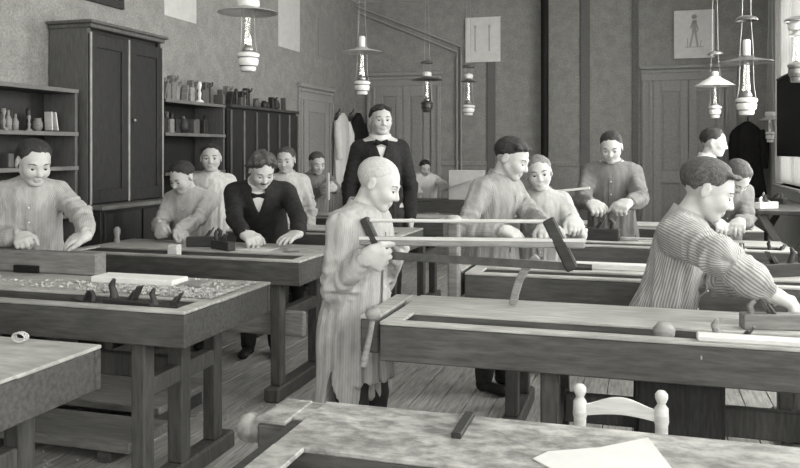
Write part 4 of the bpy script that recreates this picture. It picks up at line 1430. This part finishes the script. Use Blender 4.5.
    for sg in (-1, 1):
        hip = pel + np.array([sg * .052, 0, -.02]) * S
        k_ = np.array([sg * .058, (pel[1] * .4 / S) + .02, .275]) * S
        a_ = np.array([sg * .062, -.01, .05]) * S
        T.cone(hip, k_, .066 * S, .046 * S, .02).cone(k_, a_, .046 * S, .034 * S, .01)
        f = Field()
        f.cone(a_ + np.array([0, 0, .02]) * S, np.array([sg * .062, -.015, .022]) * S, .028 * S, .026 * S, .01)
        f.cone(np.array([sg * .062, -.02, .024]) * S, np.array([sg * .072, .085, .020]) * S, .024 * S, .024 * S, .015, (np.array([0, 0, 1.0]), .8))
        f.cut(lambda X, Y, Z: -Z + 0 * X + 0 * Y + .0005)
        Vs, Qs = f.mesh(max(vox, .008))
        to_obj('shoe', Vs, Qs, 'leather', e)
    V, Q = T.mesh(max(vox, .010))
    N = vert_normals(V, Q)
    V = V + N * (wob(V * np.array([1, 1, 1.3]), seed + 3, 45, 5) * .004 * S)[:, None]
    to_obj('trousers', V, Q, 'trouser', e)
    # ---- upper garment
    C = Field(); bones = []
    ch = nb + tv(0, .008, -.085)
    hw = .098 * bulk
    fl = (Rt[:, 1], .72)
    wst = pel + tv(0, .005, .08)
    def tor(D, g):
        D.cone(ch, wst, (hw + g) * S, (hw * .93 + g) * S, .03, fl)
        D.cone(nb + tv(-sw * .72, -.008, -.042), nb + tv(sw * .72, -.008, -.042), (.040 + g) * S, (.040 + g) * S, .04)
        D.cone(nb + tv(0, -.01, -.025), ch, (.040 + g) * S, (.07 + g) * S, .04, fl)
    g = .010 if dress == 'smock' else .006
    tor(C, g)
    bones.append((ch, wst, hw * S, Rt[:, 1] * -1, 0))
    hemz = hem if hem is not None else (.34 if dress == 'smock' else .46)
    skb = np.array([pel[0] * .8, pel[1] * .7, (hemz - .06) * S])
    fr = 1.22 if dress == 'smock' else 1.0
    flk = (np.array([0, 1.0, 0]), .80)
    C.cone(wst, pel + np.array([0, 0, -.03]) * S, (hw * .93 + g) * S, (hw * 1.06 + g) * S, .04, fl)
    C.cone(pel + np.array([0, 0, -.02]) * S, skb, (hw * 1.06 + g) * S, (hw * fr + g) * S, .04, flk)
    bones.append((wst, skb, hw * S, np.array([0, -1.0, 0]), 0))
    for (sg, sh, el, W, u, n, th, c) in arms:
        k_ = (1.08 if dress == 'smock' else 1.0) * slv
        a_ = nrm(W - el)
        C.cone(sh + tv(-sg * .012, 0, 0), el, .041 * k_ * S, .035 * k_ * S, .03)
        mid = el + (W - el) * .62
        C.cone(el, mid, .035 * k_ * S, .033 * k_ * S, .012)
        C.cone(mid, W - a_ * .016 * S, .033 * k_ * S, .0265 * S * (1.05 if dress == 'smock' else 1.12), .012)
        bones.append((sh, el, .045 * S, np.array([sg, 0, 0.0]), 0)); bones.append((el, W, .036 * S, np.array([0, 0, 1.0]), 0))
    hz = np.float32(hemz * S)
    C.cut(lambda X, Y, Z: (hz - Z) + 0 * X + 0 * Y)
    if slit:
        s3 = np.float32(S)
        C.cut(lambda X, Y, Z: np.minimum((np.float32(.385) * s3 - Z) * .26 - np.abs(Y + np.float32(.012) * s3), X - .02 * s3) + 0 * Z)
        C.cut(lambda X, Y, Z: np.minimum(np.float32(.335) * s3 - Z, Y - np.float32(.045) * s3) + 0 * X)
    if dress == 'suit':
        Rtl = Rt.astype(np.float32); nbl = nb.astype(np.float32); s_ = np.float32(S)
        def vee(X, Y, Z):
            px, py, pz = X - nbl[0], Y - nbl[1], Z - nbl[2]
            lx = (px * Rtl[0, 0] + py * Rtl[1, 0] + pz * Rtl[2, 0]) / s_
            ly = (px * Rtl[0, 1] + py * Rtl[1, 1] + pz * Rtl[2, 1]) / s_
            lz = (px * Rtl[0, 2] + py * Rtl[1, 2] + pz * Rtl[2, 2]) / s_
            w = np.clip((lz + .095) * .36, -.1, .029)
            inside = np.minimum(w - np.abs(lx), np.minimum(ly - .0, lz + .095))
            return inside * s_
        C.cut(vee)
    V, Q = C.mesh(max(vox * 1.1, .0065))
    st, bi, tt, aa = stripes(V, bones)
    N = vert_normals(V, Q)
    # cloth folds: hanging pleats below the waist, cross folds on the sleeves, soft dents elsewhere
    amp = (.0105 if dress == 'smock' else .0035) * S / 1.35
    an_ = np.arctan2(V[:, 1] - pel[1], V[:, 0] - pel[0])
    low = np.clip((nb[2] - .10 * S - V[:, 2]) / (.35 * S), 0, 1)
    arm_d = np.min([np.linalg.norm(V - (a[1] + np.clip(((V - a[1]) @ (a[2] - a[1])) / ((a[2] - a[1]) @ (a[2] - a[1])), 0, 1)[:, None] * (a[2] - a[1])), axis=1) for a in arms] +
                   [np.linalg.norm(V - (a[2] + np.clip(((V - a[2]) @ (a[3] - a[2])) / ((a[3] - a[2]) @ (a[3] - a[2])), 0, 1)[:, None] * (a[3] - a[2])), axis=1) for a in arms], 0)
    isarm = np.clip((.075 * S * slv - arm_d) / (.02 * S), 0, 1)
    ple = np.sin(an_ * 13 + 1.2 * np.sin(V[:, 2] * 6 + seed) + seed) * .7 + np.sin(an_ * 23 + seed * 2 + 1.5 * np.sin(V[:, 2] * 5)) * .45
    D = ple * (.25 + .75 * low) * (1 - isarm) * amp
    # sleeves: slanting cross folds crowding at the elbow and cuff, long soft folds between
    crowd = np.where(bi % 2 == 0, np.clip(tt * 1.6 - .5, 0, 1), np.clip(1 - tt * 1.8, 0, 1) + np.clip(tt * 3 - 2.1, 0, 1) * .8)
    cross = np.sin(tt * 26 + 2.2 * np.sin(aa + seed) + seed) * .6 + np.sin(tt * 41 - 1.8 * np.cos(aa * 2 + seed)) * .4
    lng = np.sin(aa * 4 + 3 * tt + seed)
    D += isarm * amp * (cross * crowd * .95 + lng * .35)
    D += wob(V, seed + 9, 30, 5) * amp * .4
    D *= np.clip((np.linalg.norm(V - nb, axis=1) - .06 * S) / (.07 * S), 0, 1)
    V = V + N * D[:, None]
    to_obj('smock' if dress == 'smock' else 'jacket', V, Q, cloth, e, attr=st)
    if dress == 'smock':
        lt = (V - nb) @ Rt / S
        mk = (np.abs(lt[:, 0]) < .012) & (lt[:, 1] > 0) & (arm_d > .05 * S)
        pts = []
        for lz in np.arange(-.05, -.27, -.02):
            sel = mk & (np.abs(lt[:, 2] - lz) < .012)
            if sel.any():
                pts.append(nb + Rt @ (np.array([0, lt[sel, 1].max() + .0005, lz]) * S))
        if len(pts) > 3:
            m = MB()
            for i in range(len(pts) - 1):
                m.bar(pts[i], pts[i + 1], .020 * S, .004, .001, up=tuple(Rt[:, 1]))
            m.build('placket', cloth, e, False)
            m = MB()
            for p_ in pts[1::3]:
                m.ball(tuple(p_ + Rt[:, 1] * .003), .005, 8, 5)
            m.build('button', 'linen_white', e, False)
    # ---- collar, shirt, tie
    up = nrm(na - nb)
    x_ = nrm(Rt[:, 0] - up * (Rt[:, 0] @ up)); y_ = np.cross(up, x_)
    Mc = Matrix(np.stack([x_, y_, up], 1).tolist()).to_4x4()
    if dress == 'smock':
        cb = nb + tv(0, -.004, -.008)
        Mc.translation = Vector(cb)
        r0 = rn * 1.18
        MB().lathe([(r0 * 1.42, -.020 * S), (r0 * 1.28, .004 * S), (r0 * 1.20, .032 * S), (r0 * 1.13, .032 * S), (r0 * 1.15, -.010 * S)], 24, M=Mc).build('collar', cloth, e, False)
    else:
        Mc.translation = Vector(nb + tv(0, -.004, .0))
        r0 = rn * 1.12
        MB().lathe([(r0 * 1.12, -.004 * S), (r0 * 1.12, .012 * S), (r0 * 1.12, .026 * S), (r0 * 1.06, .026 * S), (r0 * 1.06, -.004 * S)], 24, M=Mc).build('collar', 'linen_white', e, False)
        Sh = Field(); tor(Sh, -.010)
        V, Q = Sh.mesh(max(vox, .008))
        to_obj('shirt', V, Q, 'linen_white', e)
        t0 = nb + tv(0, .060, -.014)
        Tm = Matrix(Rt.tolist()).to_4x4(); Tm.translation = Vector(t0)
        m = MB()
        for s in (-1, 1):
            m.lathe([(1e-4, 0), (.006 * S, 0), (.016 * S, .026 * S), (.010 * S, .031 * S), (1e-4, .031 * S)], 10, M=Tm @ Matrix.Rotation(R(90) * s, 4, 'Y') @ Matrix.Diagonal((1, .5, 1, 1)))
        m.ball(tuple(t0), .0075 * S)
        m.build('bow_tie', 'coat_black', e, False)
        # lapels
        for s in (-1, 1):
            m = MB()
            pts = [tv(s * .040, .026, -.010), tv(s * .052, .050, -.045), tv(s * .034, .070, -.085), tv(s * .010, .080, -.125)]
            for i in range(3):
                m.bar(nb + pts[i], nb + pts[i + 1], .020 * S, .006 * S, .001, up=tuple(Rt[:, 1]))
            m.build('lapel', cloth, e, False)
    if style == 'bushy' or dress == 'suit' and hair == 'hair_mid':
        m = MB()
        m.tube([Vector(hp(-.11, .385, -.235)), Vector(hp(-.05, .43, -.212)), Vector(hp(0, .445, -.208)), Vector(hp(.05, .43, -.212)), Vector(hp(.11, .385, -.235))], [.012 * hh, .030 * hh, .03 * hh, .03 * hh, .012 * hh], 8)
        m.build('moustache', 'hair_dark', e, False)
    return e

DN = (0, 0, -1)
def hnd(px, py, Y, u=None, n=DN, c=.5, **k):
    return dict(p=at(px, py, Y), u=u, n=n, c=c, **k)
FINE, MED, FAR = .0052, .0068, .009
person('boy at far left in a pale smock, hands on the beam', at(34, 162, 3.40), 218, 14, 0, 22, 24,
       rh=hnd(23, 241, 3.27, (.6, -.5, -.25), (.3, .2, -1), .9), lh=hnd(80, 252, 3.24, (-.75, -.55, -.2), (-.2, .3, -1), .35, e=(-1, -.2, -.25)),
       cloth='smock_stripe_pale', hair='hair_dark', style='short', vox=FINE, base=.135, seed=3, bulk=1.12, hs=1.10)
person('shaven-headed boy in a long pale smock holding the frame saw', at(379, 183, 3.06), 258, 6, 0, 15, 26,
       rh=hnd(383, 261, 2.88, (.75, .15, -.2), (.1, .9, .1), .95, e=(.0, -.1, -1), t=(.2, 0, 1)), lh=hnd(402, 256, 3.02, (.4, -.6, -.1), (.2, -.9, .1), .95, e=(-.2, -.2, -1), t=(0, 0, 1)),
       cloth='smock_linen', hair='hair_shorn', style='shorn', vox=FINE, seed=5, hem=.275, hs=.95, bulk=1.08, slit=True, slv=.92)
person('boy in a striped smock planing at the right edge', at(708, 189, 3.40), 264, 15, 0, 5, 26,
       rh=hnd(793, 303, 3.04, (.9, -.1, -.3), (0, .2, -1), .7, e=(.9, .3, .1)), lh=hnd(774, 288, 3.3, (.9, -.1, -.4), (0, 0, -1), .6),
       cloth='smock_stripe', hair='hair_mid', style='quiff', vox=FINE, seed=8, hs=1.10, bulk=1.05, slv=1.3, hem=.45)
person('bent boy in a pale smock left of the writing teacher', at(182, 177, 4.85), 186, 12, 0, -20, 30,
       rh=hnd(160, 233, 4.55, (.4, -.5, -.5), (.5, .2, -.7), .8), lh=hnd(180, 238, 4.5, (.9, -.3, -.3), (-.4, .2, -1), .7),
       cloth='smock_pale', hair='hair_dark', vox=MED, seed=11, bulk=1.1)
person('bushy-haired teacher in a dark suit bent over writing', at(262, 170, 4.70), 200, 34, 0, 22, 34,
       rh=hnd(254, 242, 4.38, (.8, -.3, -.25), (-.1, .3, -1), .7), lh=hnd(291, 243, 4.40, (-.3, -.8, -.15), (0, .1, -1), .18),
       dress='suit', cloth='suit', hair='hair_mid', style='bushy', vox=FINE, adult=True, seed=13, hs=1.05, bulk=1.12)
person('boy in a white smock facing the camera before the cupboards', at(211, 158, 5.68), 203, 4, 0, 4, 2,
       cloth='smock_white', hair='hair_dark', vox=MED, seed=17)
person('boy in a white smock half hidden behind the teacher\'s shoulder', at(286, 160, 6.30), 196, 5, 0, -6, 10,
       cloth='smock_white', hair='hair_mid', vox=FAR, seed=19)
person('boy in a grey smock holding up a work piece near the side door', at(317, 163, 7.45), 212, 12, 0, 12, 20,
       rh=hnd(322, 189, 7.15, (.3, -.8, .3), (.7, .2, 0), .8), lh=hnd(331, 186, 7.1, (-.3, -.6, .4), (-.7, .2, 0), .8),
       cloth='smock_grey', hair='hair_mid', vox=FAR, seed=23)
person('standing man in a dark suit with white collar and bow tie', at(381, 120, 6.25), 204, 0, 0, 6, 2,
       dress='suit', cloth='suit', hair='hair_dark', style='parted', vox=FINE, adult=True, seed=29, bulk=.95, hs=1.02)
person('far boy in a white smock bent over the farthest bench', at(425, 168, 9.95), 200, 16, 0, 12, 22,
       rh=hnd(418, 190, 9.55, (.5, -.6, -.3)), lh=hnd(448, 189, 9.5, (.2, -.8, -.3)),
       cloth='linen_white', hair='hair_dark', vox=FAR, seed=31, bulk=1.35)
person('tall boy in a striped smock behind the frame saw', at(512, 158, 4.58), 244, 8, 0, 16, 26,
       rh=hnd(516, 235, 4.28, (.9, -.1, -.3), (.1, .3, -1), .6, e=(.7, -.5, -.7)), lh=hnd(548, 234, 4.30, (.2, -.8, -.4), (0, .2, -1), .6),
       cloth='smock_stripe_soft', hair='hair_dark', style='parted', vox=FINE, seed=37, bulk=1.08)
person('fair-haired boy in a pale smock behind the tall striped boy', at(539, 173, 4.90), 184, 8, 0, 4, 8, 8,
       rh=hnd(552, 232, 4.55, (.5, -.6, -.4), (.2, .3, -1), .6), lh=hnd(576, 226, 4.62, (.3, -.7, -.5), (-.2, .3, -1), .6, e=(-.3, -.5, -.9)),
       cloth='smock_pale', hair='hair_light', vox=MED, seed=41)
person('boy in a dark grey smock at the third bench looking down', at(611, 147, 6.0), 180, 8, 0, -2, 24,
       rh=hnd(597, 208, 5.62, (.5, -.6, -.3), (.2, .3, -1), .7), lh=hnd(621, 207, 5.60, (-.5, -.6, -.3), (-.2, .3, -1), .7),
       cloth='smock_grey', hair='hair_dark', vox=MED, seed=43, bulk=1.0, hs=.9)
person('boy in profile standing before the double door', at(714, 142, 7.7), 262, 6, 0, 0, 12,
       cloth='smock_white', hair='hair_dark', vox=FAR, seed=47)
person('boy bent low behind the planing boy, only his crown showing', at(737, 177, 5.88), 192, 28, 0, 20, 58,
       rh=hnd(722, 226, 5.6, (.4, -.7, -.3)), lh=hnd(738, 226, 5.6, (-.2, -.7, -.3), e=(-.3, -.4, -.9)),
       cloth='smock_grey', hair='hair_mid', vox=FAR, seed=53)
# things held by the far boys
p = at(330, 183, 7.12)
tag(MB().box((p.x - .012, 7.05, p.z - .16), (p.x + .014, 7.08, p.z + .10), .003).build('work_piece', 'wood_pale'), 'pale wooden piece held upright by the boy near the side door', 'wood piece')
a, b = at(441, 190, 9.4), at(472, 180, 9.4)
tag(MB().bar(a, b, .24, .004, .001).build('paper_sheet', 'paper'), 'tilted white sheet before the far boy in white', 'paper')
a, b = at(548, 192, 5.55), at(590, 188, 5.55)
e = empty('clamp_stand', (a.x + .06, 5.55, ZB), 0, 'pale bar on a clamp post beside the fair-haired boy', 'clamp')
MB().box((a.x + .04, 5.53, ZB), (a.x + .08, 5.57, a.z - .006), .004).build('post', 'wood_dark', e)
MB().bar(a, b, .04, .015, .003).build('bar', 'wood_pale', e)
